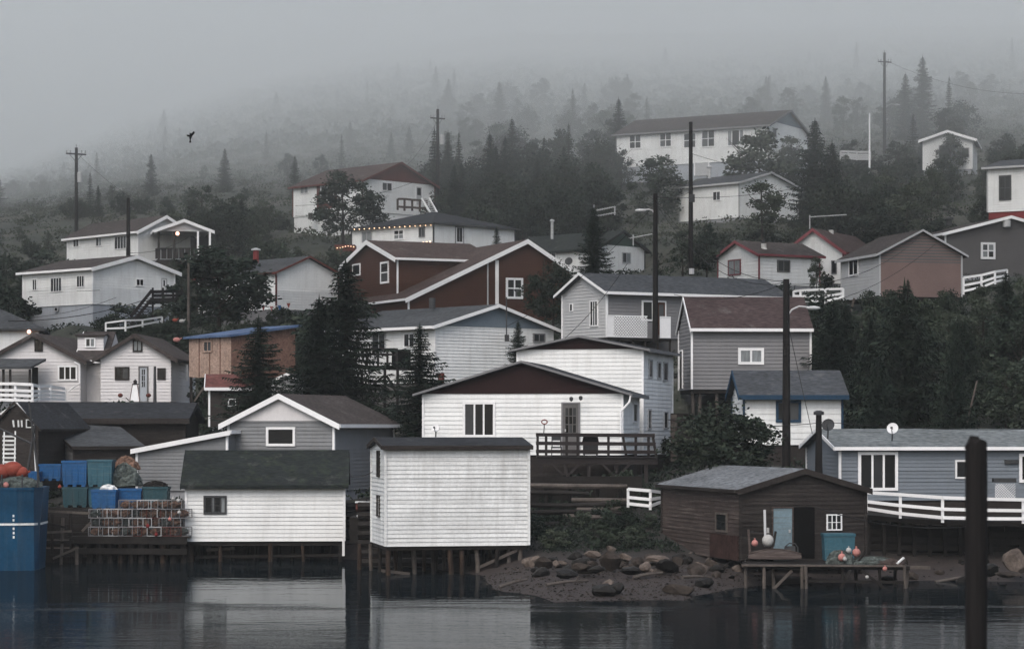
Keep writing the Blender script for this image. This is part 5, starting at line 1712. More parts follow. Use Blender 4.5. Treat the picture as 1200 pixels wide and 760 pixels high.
for a, b_ in (((394, 445), (409, 478)), ((450, 440), (436, 452)), ((453, 440), (466, 462))):
    mb = MB(); mb.beam(at(*a, 146.4), at(*b_, 146.2), .1, .13); obj('brace', mb, DECK_BROWN, th)
mb = MB(); mb.box(at(459, 431, 146.5), V((1.1, 0, 0)), V((0, .7, 0)), Z * 1.1); obj('storage_box', mb, BLACK, th)
# dark side deck and stair of the hillside white house
th = thing('side_deck', 'dark boarded side deck with a sloping stair by the hillside white house', 'deck', at(190, 352, 181))
mb = MB(); p, q = at(178, 353, 181), at(214, 352, 183); mb.prism([p, q, q + Z * .25, p + Z * .25], V((-1, 4, 0))); obj('deck_floor', mb, DECK_BROWN, th)
for k in range(3):
    mb = MB(); mb.beam(at(178, 351 - k * 4.6, 180.9), at(214, 350.5 - k * 4.6, 182.9), .06, .24); obj('rail_board', mb, DECK_BROWN, th)
for px in (179, 191, 203, 213):
    mb = MB(); dd = 181 + (px - 178) / 18; p = at(px, 337, dd); mb.beam(p, V((p.x, p.y, gz(p.x, p.y) - .2)), .14, .14); obj('post', mb, DECK_BROWN, th)
for k in range(9):
    mb = MB(); c = at(177 - k * 2.7, 353 + k * 3.1, 180.8 - k * .12); mb.cbox(c, 1.0, .34, .06, V((.6, .8, 0))); obj('step', mb, DECK_BROWN, th)
for o in (0, 10):
    mb = MB(); mb.beam(at(178, 340 + o, 180.5), at(153, 371 + o * .9, 179.3), .07, .22); obj('stair_rail', mb, DECK_BROWN, th)
fence('white_hill_fence', 'white rail fence below the grey basement of the hillside white house', 'fence', [(124, 176, 378, 388), (147, 175, 375, 388), (167, 176, 374.5, 383), (190, 178, 371, 378)], 2, WHITE_TRIM, .12, .12)
fence('cottage_rail_fence', 'white board fence left of the two gabled cottage above the dark store', 'fence', [(-12, 139, 449, 471), (18, 138.5, 449, 472), (38, 138.5, 450, 473), (46, 141, 452, 470), (59, 143, 452, 470), (76, 145, 455, 470)], 4, WHITE_TRIM, .13, .16)
fence('garden_rail', 'white rail fence at the right wall of the two gabled cottage', 'fence', [(201, 152, 425, 443), (209, 152, 426, 444), (219, 152, 427, 446)], 3, WHITE_TRIM, .12, .12)
fence('bank_fence', 'small white rail fence on the dark bank beside the fishing shed', 'fence', [(736, 107, 572, 594), (762, 106.5, 574, 597), (776, 107.5, 576, 590)], 3, WHITE_TRIM, .11, .13)
fence('lane_fence', 'white three rail fence below the small red trimmed cottage', 'fence', [(930, 168, 341, 353), (938, 167.5, 340, 355), (967, 167, 338.5, 357), (988, 166.5, 338, 350)], 3, WHITE_TRIM, .14, .15)
fence('ramp_fence', 'white rail fence sloping up from the corner of the two tone shed', 'fence', [(1129, 163, 325, 345), (1150, 163, 322, 340), (1166, 163, 318, 333), (1180, 164, 316, 330)], 3, WHITE_TRIM, .13, .15)
fence('misty_railing', 'pale railing with a white bench in the mist left of the hidden house', 'railing', [(985, 252, 177, 187), (994, 252, 177.5, 187), (1004, 252, 178, 188), (1020, 252, 178, 188)], 4, GREY_L, .14, .2)
fence('red_house_deck_rail', 'weathered red brown railing at the door of the red gabled house', 'railing', [(466, 231.5, 233, 246), (474, 231.5, 233, 247), (483, 231.5, 234, 247), (492, 231.5, 234.5, 248), (500, 232, 234, 248)], 2, BROWN_OLD, .2, .2)
th = thing('white_stair', 'white railed stair leading up to the red gabled house door', 'stair', at(505, 249, 231))
for s in (0, 9):
    mb = MB(); mb.beam(at(494 + s, 232.5, 231 + s * .1), at(504 + s * .9, 249, 230), .1, .18); obj('stringer', mb, WHITE_TRIM, th)
for k in range(7):
    mb = MB(); mb.cbox(at(498 + k * 1.5, 234 + k * 2.3, 231 - k * .1), .75, .3, .06); obj('step', mb, GREY_L, th)
# antennas
def aerial(label, mast, boom, d, prongs=9):
    th = thing('aerial', label, 'aerial', at(mast[0], mast[2], d))
    mb = MB(); mb.tube([at(mast[0], mast[2], d), at(mast[0], mast[1], d)], .045, 6); obj('mast', mb, METAL, th)
    p, q = at(boom[0], boom[1], d), at(boom[2], boom[3], d)
    mb = MB(); mb.beam(p, q, .04, .07); bm_ = obj('boom', mb, METAL, th)
    for k in range(prongs):
        c = p.lerp(q, k / (prongs - 1))
        mb = MB(); w_ = .7 - .03 * k; mb.tube([c - V((w_ * .2, w_, 0)), c + V((w_ * .2, w_, 0))], .014, 4); obj('element', mb, METAL, bm_)


aerial('long aerial standing on the taller red trimmed house', (949, 252, 268), (950, 254, 992, 251.5), 194)
aerial('pale twin boom aerial at the spruce tip before the green roofed house', (696, 240, 256), (697, 253.5, 721, 249), 172.5)
aerial('second boom of pale aerial above the spruce tip', (720.5, 241.5, 252), (699, 246.5, 721, 242), 172.7)
aerial('low aerial at the gable of the green roofed house', (742, 275, 288), (738, 279, 764, 274), 204)

# string lights, bunting, floats
th = thing('string_lights', 'row of warm bulbs strung along the eave of the hip roofed house', 'string lights', at(415, 267, 219))
p0, p1 = at(413, 267.6, 221.4), at(508.5, 262.2, 214.3)
mb = MB(); mb.tube([p0, p1], .02, 4); obj('cord', mb, WIRE, th)
for k in range(16):
    c = p0.lerp(p1, (k + .4) / 16); mb = MB(); mb.ball(c - Z * .1, .048, 8); obj('bulb', mb, BULB, th)
th = thing('lit_deck', 'small dark red deck with warm bulbs beside the lit hip roof house', 'deck', at(403, 299, 212))
mb = MB(); mb.box(at(392, 299, 211), V((1.75, 0, 0)), V((0, 2, 0)), Z * .9); obj('boarding', mb, RUST, th)
mb = MB(); mb.tube([at(391, 289.5, 210.9), at(403, 290.5, 210.9), at(416, 287.5, 210.9)], .02, 4); obj('cord', mb, WIRE, th)
for k in range(8):
    mb = MB(); mb.ball(at(392 + k * 3.2, 290 + .8 * math.sin(k) - k * .2, 210.8), .042, 8); obj('bulb', mb, BULB, th)
th = thing('roof_lights', 'four warm bulbs along the ridge of the brown house', 'string lights', at(495, 283, 196))
mb = MB(); mb.tube([at(490, 284.8, 196), at(507, 283, 196)], .02, 4); obj('cord', mb, WIRE, th)
for k in range(4):
    mb = MB(); mb.ball(at(492 + k * 4, 284.5 - k * .4, 195.9), .065, 8); obj('bulb', mb, BULB, th)
th = thing('bunting', 'coloured pennants on a cord behind the strand board shed', 'bunting', at(310, 358, 178))
mb = MB(); mb.tube([at(300, 357, 178), at(322, 359, 178), at(345, 355, 178)], .02, 4); obj('cord', mb, WHITE_TRIM, th)
for px, py, m in ((308.5, 358, RED), (318, 358.5, PINK), (327.5, 357.5, TUB_BLUE), (338, 355, ORANGE)):
    mb = MB(); c = at(px, py, 177.95); mb.prism([c + V((-.14, 0, 0)), c + V((.14, 0, 0)), c + V((.02, 0, -.38))], V((0, .02, 0))); obj('pennant', mb, m, th)
for px, py, r, m, lab in ((207, 398, .17, PINK, 'single pink float hanging beside the two gabled cottage'), (205, 375, .12, ORANGE, 'orange float on the lawn above the strand board shed'), (213, 376, .13, WHITE_PLASTIC, 'white float on the lawn between coloured floats')):
    th = thing('net_float', lab, 'float', at(px, py, 160))
    mb = MB(); mb.ball(at(px, py, 160), r, 12, (1.4, 1, .95)); obj('body', mb, m, th, smooth=True)
    mb = MB(); mb.tube([at(px, py, 160) + V((r * 1.2, 0, .05)), at(px, py, 160) + V((r * 1.9, 0, .12))], .04, 6); obj('eye', mb, m, th)
th = thing('well_house', 'white tapering wooden ornament with red edges before the diamond pane door', 'garden ornament', at(158.5, 470, 146.5))
mb = MB(); c = at(158.5, 470, 146.5)
for nm, m, q, dy in (('tower', WHITE_TRIM, [(-.28, 0), (.28, 0), (.13, 1.05), (-.13, 1.05)], 0),):
    mb.solid([c + V((-.28, -.28, 0)), c + V((.28, -.28, 0)), c + V((.28, .28, 0)), c + V((-.28, .28, 0))], [c + V((-.13, -.13, 1.0)), c + V((.13, -.13, 1.0)), c + V((.13, .13, 1.0)), c + V((-.13, .13, 1.0))]); obj(nm, mb, m, th)
for s in (-1, 1):
    mb = MB(); mb.beam(c + V((s * .29, -.29, 0)), c + V((s * .14, -.14, 1.0)), .03, .03); obj('edge_trim', mb, RUST, th)
mb = MB(); mb.lathe(c + Z * 1.0, [(.2, 0), (.2, .04), (.1, .06), (.1, .16), (.14, .18), (.02, .3)], 10); obj('lantern', mb, BROWN_DARK, th)
# crow
mb = MB()
c = at(223.5, 160, 120)
body = [c + V((-.03, 0, -.20)), c + V((-.02, 0, -.08)), c + V((0, 0, .02)), c + V((.0, -.02, .1)), c + V((-.02, -.04, .15)), c + V((-.05, -.06, .17))]
mb.tube(body, [.012, .05, .07, .055, .035, .008], 8)
mb.solid([c + V((-.02, -.02, .09)), c + V((.05, .01, .09)), c + V((.06, .01, .0)), c + V((-.01, 0, .0))], [c + V((.13, .05, .26)), c + V((.17, .06, .25)), c + V((.19, .07, .18)), c + V((.15, .06, .17))])
mb.solid([c + V((-.02, -.02, .06)), c + V((-.05, -.03, .06)), c + V((-.06, .02, -.02)), c + V((-.02, .02, -.02))], [c + V((-.16, -.12, .08)), c + V((-.19, -.12, .06)), c + V((-.17, -.04, .0)), c + V((-.13, -.03, .0))])
mb.solid([c + V((-.05, 0, -.16)), c + V((.0, 0, -.16)), c + V((.0, .03, -.16)), c + V((-.05, .03, -.16))], [c + V((-.08, 0, -.3)), c + V((.03, 0, -.3)), c + V((.03, .01, -.3)), c + V((-.08, .01, -.3))])
tag(obj('crow', mb, BLACK), 'black crow flying with raised wing against the grey fog', 'bird')
# ------------------------------------------------------------------ stilts under the sheds
def stilt(th, px, top, d, r, base=None, lean=0.0, mat=None, name='stilt'):
    p = at(px, top, d)
    x = p.x + lean
    zb = gz(x, d) - .4 if base is None else zof(base, d)
    mb = MB()
    n_ = 5
    pts = [V((x + (p.x - x) * i / (n_ - 1) + (random.uniform(-.02, .02) if 0 < i < n_ - 1 else 0), d, zb + (p.z - zb) * i / (n_ - 1))) for i in range(n_)]
    mb.tube(pts, [r * random.uniform(.85, 1.15) for _ in pts], 8)
    return obj(name, mb, mat or WOOD_PILE, th)


s1 = W1['th']
for px, d, r, ln in ((455, 100.2, .1, 0), (463, 103.4, .09, .1), (421, 104, .09, 0), (434, 103.6, .08, .1), (484, 101, .09, .15), (497, 103, .08, 0), (520, 103.8, .08, 0), (527, 100.7, .1, .1), (541, 100.8, .1, .02), (558, 101, .1, .12), (574, 103.5, .08, 0), (596, 101.3, .09, 0), (610, 101.3, .1, 0), (613, 104, .09, 0)):
    stilt(s1, px, 641 if d < 102 else 637, d, r, lean=ln, mat=WOOD_PILE if px % 2 else WOOD_GREY)
mb = MB(); mb.beam(at(562, 664, 101), at(606, 644, 101.2), .1, .12); obj('brace', mb, WOOD_GREY, s1)
mb = MB(); mb.beam(at(447, 668, 100.4), at(480, 672, 100.8), .08, .12); obj('brace', mb, WOOD_GREY, s1)
mb = MB(); mb.beam(at(452, 676, 100.4), at(478, 678, 100.8), .08, .1); obj('brace', mb, WOOD_DARK, s1)
mb = MB(); mb.beam(at(455, 646, 103.6), at(612, 645, 104.2), .2, .2); obj('cross_beam', mb, WOOD_DARK, s1)
for px, d in ((445, 102.5), (470, 101.8), (507, 101), (512, 103), (549, 103), (566, 102.2), (583, 101), (603, 103.4)):
    stilt(s1, px, 638, d, .085, lean=random.uniform(-.1, .1), mat=WOOD_DARK)
s2 = W2['th']
for px, d in ((231, 111.5), (249, 112), (272, 111), (283, 113.5), (301, 111.5), (327, 112.4), (343, 111.2), (366, 112), (388, 111.4)):
    stilt(s2, px, 635.5, d, .1, lean=random.uniform(-.1, .1), mat=WOOD_DARK)
for px, d, r, ln in ((223, 110.2, .15, 0), (240, 113, .1, 0), (258, 110.3, .09, 0), (290, 113, .1, 0), (317, 110.3, .1, 0), (336, 114, .1, 0), (354, 110.4, .08, .15), (378, 113, .1, 0), (399, 110.5, .1, 0), (401, 114, .1, 0)):
    stilt(s2, px, 636, d, r, lean=ln, mat=WOOD_DARK if px not in (258, 317, 223, 354) else WOOD_PILE)
for y, a, b_ in ((644, 242, 275), (652, 225, 400)):
    mb = MB(); mb.beam(at(a, y, 110.6), at(b_, y - 2, 110.6), .08, .13); obj('cross_beam', mb, WOOD_GREY if y < 650 else WOOD_DARK, s2)
# dark crib wall behind the stilts of the two white sheds
th = thing('crib_wall', 'dark log crib wall behind the stilts of the two white sheds', 'retaining wall', at(300, 650, 114.6))
for k in range(9):
    mb = MB(); z = -1.0 + k * .42; mb.tube([V((-15.2, 114.9, z)), V((-4.5, 112.8, z + random.uniform(-.03, .03)))], .2, 7); obj('log', mb, WOOD_DARK, th)
for k in range(8):
    mb = MB(); z = -.2 + k * .4; mb.tube([V((-6.6, 106.2, z)), V((.6, 105.4, z + random.uniform(-.03, .03)))], .19, 7); obj('log', mb, WOOD_DARK, th)
# stage landing
s3 = STAGE['th']
for px, d, ln, m in ((782, 104.5, -.15, 1), (797, 103, -.35, 1), (811, 101, -.7, 1), (836, 99.5, -.55, 1), (869, 96.6, 0, 0), (900, 97, 0, 0), (940, 97.4, 0, 0), (1008, 97.8, 0, 0), (860, 101, 0, 0), (985, 97.6, 0, 0)):
    stilt(s3, px, 648 if d > 99 else 659, d, .085, lean=ln, mat=WOOD_GREY if m else WOOD_DARK)
ld = thing('landing_stage', 'rickety timber landing stage on thin posts before the brown fishing shed', 'landing stage', at(960, 662, 92))
zt_ = zof(661.5, 92)
for k in range(9):
    mb = MB(); y = 92.0 + k * .42; mb.box(V((8.7 + k * .03 + random.uniform(-.15, .1), y, zt_ - .06 + random.uniform(0, .02))), V((6.05 + random.uniform(-.25, .25), 0, -.03)), V((0, .4, 0)), Z * .06); obj('plank', mb, WOOD_DARK if k else WOOD_GREY, ld)
mb = MB(); mb.beam(at(870, 662, 96), at(1090, 664.5, 93.5), .12, .12); obj('long_beam', mb, WOOD_GREY, ld)
mb = MB(); mb.beam(at(894, 663.5, 92.3), at(1066, 665, 92.3), .14, .16); obj('edge_beam', mb, WOOD_DARK, ld)
for px, d, ln, m, b_ in ((874, 92.3, 0, 1, 694), (895, 92.1, .05, 1, 698), (906, 92.5, .0, 1, 696), (940, 92.1, 0, 1, 700), (944, 92.0, .04, 1, 700), (988, 92.2, 0, 0, 700), (1003, 94, 0, 0, 700), (1030, 92.2, .1, 0, 702), (1049, 93, 0, 0, 702), (1060, 92.1, .03, 1, 702), (1064, 92.4, -.1, 1, 700)):
    stilt(ld, px, 662, d, .065, base=b_ + 4, lean=ln, mat=WOOD_GREY if m else WOOD_DARK, name='post')
for a, b_, m in (((904, 692), (928, 668), 1), ((941, 680), (1062, 682), 0), ((938, 697), (1008, 698), 1), ((1010, 668), (1048, 698), 0), ((996, 668), (980, 700), 0)):
    mb = MB(); mb.beam(at(*a, 92.0), at(*b_, 92.1), .06, .1); obj('brace', mb, WOOD_GREY if m else WOOD_DARK, ld)
# things on the landing
def tub(name, label, px0, px1, top, bot, d, mat, depth=1.0, group=None, lid=None, feet=True):
    th = thing(name, label, 'fish tub', at((px0 + px1) / 2, bot, d), group)
    p, q = at(px0, bot, d), at(px1, bot, d)
    h_ = zof(top, d) - p.z
    w_ = q.x - p.x
    z0 = .1 if feet else 0
    taper = .03 * w_
    mb = MB()
    lo = [p + V((taper, taper, z0)), p + V((w_ - taper, taper, z0)), p + V((w_ - taper, depth - taper, z0)), p + V((taper, depth - taper, z0))]
    hi = [p + V((0, 0, h_ - .1)), p + V((w_, 0, h_ - .1)), p + V((w_, depth, h_ - .1)), p + V((0, depth, h_ - .1))]
    mb.solid(lo, hi); obj('body', mb, mat, th)
    mb = MB()
    e = .03
    mb.box(p + V((-e, -e, h_ - .098)), V((w_ + 2 * e, 0, 0)), V((0, depth + 2 * e, 0)), Z * .1)
    obj('lid' if lid else 'rim', mb, lid or mat, th)
    for k in range(4):
        f = (k + .5) / 4
        mb = MB(); mb.box(p + V((w_ * f - .03, -.022 + taper * .4, z0 + .08)), V((.06, 0, 0)), V((0, .045, 0)), Z * (h_ - .3)); obj('rib', mb, mat, th)
    if feet:
        for f in (.06, .42, .78):
            mb = MB(); mb.box(p + V((w_ * f, taper + .01, 0)), V((w_ * .16, 0, 0)), V((0, depth - 2 * taper - .02, 0)), Z * .099); obj('foot', mb, mat, th)
    return th


tub('fish_tub', 'round cornered teal fish tub beside the white barred window on the landing', 966, 1002, 625, 659, 94.6, TUB_TEAL, .9)
th = thing('buoy', 'large white ball buoy leaning by the pale blue door', 'buoy', at(900, 638, 95))
mb = MB(); mb.ball(at(900, 633, 95), .22, 14, (1.05, 1, 1.1)); obj('body', mb, WHITE_PLASTIC, th, smooth=True)
mb = MB(); mb.tube([at(900, 624, 95), at(900, 618, 95)], .05, 8); obj('eye', mb, WHITE_PLASTIC, th)
for px, py, d, r, m, lab in ((884.5, 636, 94.6, .13, PINK, 'pink float next to the white ball buoy'), (986.5, 652.5, 92.6, .15, PINK, 'round pale pink float on the net heap'), (1003.5, 647, 92.9, .16, PINK, 'pink float beside the white one on the net heap'),
                             (994.5, 644.5, 92.8, .11, WHITE_PLASTIC, 'white float between two pink floats'), (990, 654.5, 92.4, .08, WHITE_PLASTIC, 'little white float under the pale pink one'), (1037, 666, 92, .09, PINK, 'pink float dangling below the landing edge'),
                             (1016, 675.5, 92, .07, WHITE_PLASTIC, 'white float hanging under the landing'), (1064, 694, 91.9, .06, WHITE_PLASTIC, 'tiny white float at the outer landing post')):
    th = thing('buoy', lab, 'buoy', at(px, py, d))
    mb = MB(); mb.ball(at(px, py, d), r, 12); obj('body', mb, m, th, smooth=True)
    mb = MB(); mb.tube([at(px, py, d) + Z * r * .9, at(px, py, d) + Z * r * 1.5], r * .22, 6); obj('eye', mb, m, th)


def heap(name, label, cat, c, rx, ry, rz, mat, seed, n=700):
    """a slumped heap of netting: loose strands over a lumpy core"""
    g = np.random.default_rng(seed)
    mb = MB()
    mb.ball(c, 1.0, 14, (rx, ry, rz))
    core = mb.v
    for i, p in enumerate(core):
        f = 1 + .16 * math.sin(i * 1.7) + g.uniform(-.08, .08)
        core[i] = V((c.x + (p.x - c.x) * f, c.y + (p.y - c.y) * f, max(c.z - .05, c.z + (p.z - c.z) * f)))
    for k in range(26):
        a = g.uniform(0, 6.28); b_ = g.uniform(.2, 1.4); pts = []
        for j in range(6):
            a += g.uniform(-.5, .5); b_ += g.uniform(-.25, .25)
            pts.append(c + V((math.cos(a) * math.cos(b_) * rx * 1.06, math.sin(a) * math.cos(b_) * ry * 1.06, abs(math.sin(b_)) * rz * 1.08)))
        mb.tube(pts, .016, 4)
    o = obj(name, mb, mat)
    tag(o, label, cat)
    o['kind'] = 'stuff'
    return o


heap('fishing_net', 'heap of grey green net on the landing edge', 'net', at(985, 661, 93), .55, .4, .5, NET, 1)
heap('fishing_net', 'low tangle of rope and net at the end of the landing', 'net', at(1025, 662, 92.8), .85, .45, .3, NET, 2)
heap('fishing_net', 'dark heap of gear beside the pink float at the shed wall', 'net', at(890, 655, 94.6), .5, .35, .32, WOOD_DARK, 11)
heap('fishing_net', 'brown rope heap under the white board at the landing end', 'net', at(1043, 662, 92.6), .55, .35, .22, BROWN_OLD, 12)
th = thing('dory', 'small upturned reddish dory in front of the fishing shed door', 'boat', at(905, 652, 94))
mb = MB()
R_ = []
for k in range(9):
    t = k / 8; w_ = .42 * math.sin(math.pi * (.12 + .8 * t)); hh = .34 * math.sin(math.pi * (.15 + .7 * t))
    c = at(877 + 62 * t, 654, 94.2)
    R_.append([c + V((0, -w_, 0)), c + V((0, -w_ * .6, hh * .75)), c + V((0, 0, hh)), c + V((0, w_ * .6, hh * .75)), c + V((0, w_, 0))])
for k in range(8):
    for j in range(4):
        mb.face(R_[k][j], R_[k + 1][j], R_[k + 1][j + 1], R_[k][j + 1])
mb.face(*R_[0]); mb.face(*reversed(R_[8]))
obj('hull', mb, BROWN_OLD, th)
mb = MB(); mb.tube([r_[2] + Z * .02 for r_ in R_], .03, 5); obj('keel', mb, BROWN_OLD, th)
th = thing('hand_rail_hoop', 'bent metal hoop rail at the fishing shed doorway', 'hoop rail', at(930, 652, 94.5))
mb = MB(); mb.tube([at(919, 652, 94.6), at(920, 640, 94.6), at(925, 636, 94.6), at(932, 636.5, 94.6), at(935, 641, 94.6), at(935, 652, 94.6)], .025, 6); obj('hoop', mb, METAL_D, th)
mb = MB(); mb.cbox(at(926, 646, 94.8), .36, .3, .42); obj('crate_panel', mb, METAL_D, th)
for i, (a, b_, m) in enumerate((((896, 597, 95.7), (897, 640, 95.2), GREY_L), ((877, 620, 95.4), (879, 652, 95), BROWN_OLD), ((909, 622, 95), (906, 640, 94.9), WOOD_DARK), ((1004, 660, 92.6), (1015, 645, 92.8), WOOD_DARK), ((1051, 660, 92.3), (1059, 653, 92.5), WHITE_OLD))):
    lab = ('tall pale board leaning at the pale blue door', 'brown pole leaning beside the fishing shed wall', 'dark stick behind the ball buoy', 'dark stick poking from the net heap', 'short white board at the landing end')[i]
    mb = MB(); mb.beam(at(*a), at(*b_), .09, .05)
    tag(obj('leaning_board', mb, m), lab, 'board')

# ------------------------------------------------------------------ shore: logs, boulders
th = thing('log_retaining_wall', 'rotten horizontal logs holding the dark bank below the timber deck', 'retaining wall', at(680, 600, 107.5))
for y, a, b_, m in ((569, 618, 735, 1), (586, 670, 736, 1), (592, 620, 735, 0), (596, 676, 730, 1), (601, 616, 728, 0), (605, 660, 716, 1), (613, 614, 690, 0), (578, 616, 690, 0)):
    d = 109.5 - (y - 569) * .06
    mb = MB(); p, q = at(a, y + random.uniform(-1, 1), d), at(b_, y + random.uniform(-2, 2), d - .3)
    mb.tube([p, p.lerp(q, .4) + V((0, 0, random.uniform(-.05, .05))), q], [.1, .12, .09], 7); obj('log', mb, WOOD_GREY if m else WOOD_DARK, th)
for px in (640, 668, 700, 727):
    mb = MB(); p = at(px, 566, 109.7); mb.tube([p, V((p.x, p.y, gz(p.x, p.y) - .3))], .1, 7); obj('post', mb, WOOD_DARK, th)
mb = MB(); mb.box(V((.4, 110.2, 1.2)), V((5.4, 0, 0)), V((0, .3, 0)), Z * 2.6); obj('dark_backing', mb, WOOD_DARK, th)
th = thing('brick_retaining_wall', 'brown slatted retaining wall at the corner of the two storey house', 'retaining wall', at(795, 535, 127))
for k in range(11):
    mb = MB(); mb.beam(at(786, 538 - k * 5, 129), at(812, 536 - k * 5, 129.6), .06, .2); obj('plank', mb, BROWN_OLD if k % 2 else WOOD_GREY, th)
mb = MB(); mb.box(at(786, 540, 129.1), V((1.2, .1, 0)), V((0, .25, 0)), Z * 2.5); obj('backing', mb, WOOD_DARK, th)


def rock_mesh(name, seed, mat):
    g = np.random.default_rng(seed)
    import bmesh
    bm = bmesh.new()
    bmesh.ops.create_icosphere(bm, subdivisions=2, radius=1)
    pl = g.normal(0, 1, (13, 3)); pl /= np.linalg.norm(pl, axis=1)[:, None]
    off = g.uniform(.5, .9, 13)
    for v in bm.verts:
        p = np.array(v.co)
        for nrm, o in zip(pl, off):
            k = p @ nrm - o
            if k > 0:
                p = p - nrm * k
        p = p * (1 + g.uniform(-.03, .03))
        v.co = p
    me = bpy.data.meshes.new(name)
    bm.to_mesh(me); bm.free()
    me.materials.append(mat)
    return me


RM = {m.name: [rock_mesh('boulder', s + 10 * i, m) for s in range(4)] for i, m in enumerate((ROCK, ROCK_L, ROCK_W))}


def boulder(label, px, py, d, w, h_, mat, group=None, dep=None, tilt=0):
    o = bpy.data.objects.new('boulder', random.choice(RM[mat.name]))
    COL.objects.link(o)
    o.location = at(px, py, d)
    ww = w * d / F / 2
    o.scale = (ww * 1.12, (dep or ww), h_ * d / F / 2 * 1.2)
    o.rotation_euler = (random.uniform(-.2, .2), tilt, random.uniform(-.5, .5))
    return tag(o, label, 'boulder', group)


for lab, *a in (('large rounded boulder with a cap stone in the middle of the shore rocks', 715, 655, 95, 26, 26, ROCK), ('small pale stone on top of the large rounded boulder', 716, 643.5, 95.3, 13, 10, ROCK_L),
                ('pale flat slab left of the large rounded boulder', 695, 649.5, 95.4, 24, 9, ROCK_L), ('pale sloping slab right of the large rounded boulder', 733, 653, 95.4, 18, 11, ROCK_L),
                ('rounded dark boulder at the stilt shed end of the rocks', 637, 658, 95.4, 22, 17, ROCK), ('small brown stone beside the rounded dark boulder', 652, 660, 94.6, 9, 7, ROCK_L),
                ('low brown slab below the pale flat slab', 682, 664, 93.5, 30, 9, ROCK), ('wide dark boulder on the beach edge of the rocks', 664, 672, 92, 27, 11, ROCK_W),
                ('flat dark stone in the middle of the beach edge', 699, 667, 93, 22, 9, ROCK_W), ('brown stone leaning against the shore rocks', 747, 658, 94.5, 19, 11, ROCK),
                ('pale wedge stone near the stilts of the fishing shed', 757, 664, 93, 15, 13, ROCK_L), ('dark boulder under the long brown shed wall', 779, 662, 94, 25, 14, ROCK_W),
                ('long dark boulder behind the beach stones', 740, 668, 93, 24, 10, ROCK_W), ('brown slab lying toward the fishing shed', 772, 654, 96, 30, 7, ROCK_L),
                ('pale split stone on top of the beach pair', 713.5, 683.5, 87.6, 16, 11, ROCK_L), ('dark triangular stone of the beach pair', 708, 692, 87, 30, 17, ROCK_W),
                ('second dark stone of the beach pair', 723, 690, 87.4, 22, 14, ROCK_W), ('flat dark slab on the beach before the fishing shed', 796, 690, 88, 42, 14, ROCK),
                ('dark boulder beneath the fishing shed stilts', 826, 684, 91, 26, 13, ROCK_W), ('big pale brown boulder at the picture edge below the blue bungalow', 1192, 658, 96, 34, 27, ROCK_L),
                ('long flat slab under the big pale brown boulder', 1180, 672, 94, 40, 8, ROCK), ('dark boulder beside the big pale brown one', 1158, 668, 95, 28, 16, ROCK_W)):
    boulder(lab, *a)
BIG = [(o['label'].split(' boulder')[0].split(' stone')[0].split(' slab')[0] + (' boulder' if ' boulder' in o['label'] else ' stone' if ' stone' in o['label'] else ' slab'), CX + F * o.location.x / o.location.y) for o in COL.objects if o.name.startswith('boulder')]
r_ = random.Random(3)
made = []
for k in range(92):
    wide_ = k < 60
    px = r_.uniform(622, 866) if wide_ else r_.uniform(1030, 1290)
    d = 94 + 5.5 * r_.random() if wide_ else r_.uniform(93, 101)
    x = (px - CX) * d / F
    py = CY - (gz(x, d) - HC) * F / d
    m_ = r_.choice((ROCK, ROCK, ROCK_W, ROCK_W, ROCK_L)) if wide_ else r_.choice((ROCK, ROCK_W, ROCK_W))
    w_ = r_.uniform(7, 24)
    near = min(BIG, key=lambda t: abs(t[1] - px))
    big_ = 'larger' if w_ > 15 else 'small'
    col_ = {ROCK.name: 'brown', ROCK_W.name: 'blackish', ROCK_L.name: 'pale'}[m_.name]
    o = boulder('%s %s shore rock %s the %s' % (big_, col_, 'left of' if px < near[1] else 'right of', near[0]), px, py - 2, d, w_, w_ * r_.uniform(.45, .8), m_, 'rocks strewn along the shore')
    made.append((o, px))
single_out(made)

def pebbles(name, label, mat, n_, px, d, size, seed):
    g = np.random.default_rng(seed)
    dd = g.uniform(d[0], d[1], n_)
    p = g.uniform(px[0], px[1], n_)
    x = (p - CX) * dd / F
    z = ground(x, dd)
    k = (z > -.05) & (z < 2.6)
    x, dd, z = x[k], dd[k], z[k]
    m = len(x)
    s = size[0] + (size[1] - size[0]) * g.random(m) ** 3
    oct_ = np.array([(1, 0, 0), (0, 1, 0), (-1, 0, 0), (0, -1, 0), (0, 0, .6), (0, 0, -.5)], float)
    a = g.uniform(0, 6.28, m)
    v = oct_[None] * s[:, None, None] * g.uniform(.6, 1.3, (m, 6, 1))
    rx = v[:, :, 0] * np.cos(a)[:, None] - v[:, :, 1] * np.sin(a)[:, None]
    ry = v[:, :, 0] * np.sin(a)[:, None] + v[:, :, 1] * np.cos(a)[:, None]
    v = np.stack([rx + x[:, None], ry + dd[:, None], v[:, :, 2] + z[:, None] + .02], 2).reshape(-1, 3)
    f0 = np.array([(0, 1, 4), (1, 2, 4), (2, 3, 4), (3, 0, 4), (1, 0, 5), (2, 1, 5), (3, 2, 5), (0, 3, 5)])
    f_ = (f0[None] + 6 * np.arange(m)[:, None, None]).reshape(-1, 3)
    o = bpy.data.objects.new(name, np_mesh(name, v, f_, mat))
    COL.objects.link(o)
    tag(o, label, kind='stuff')


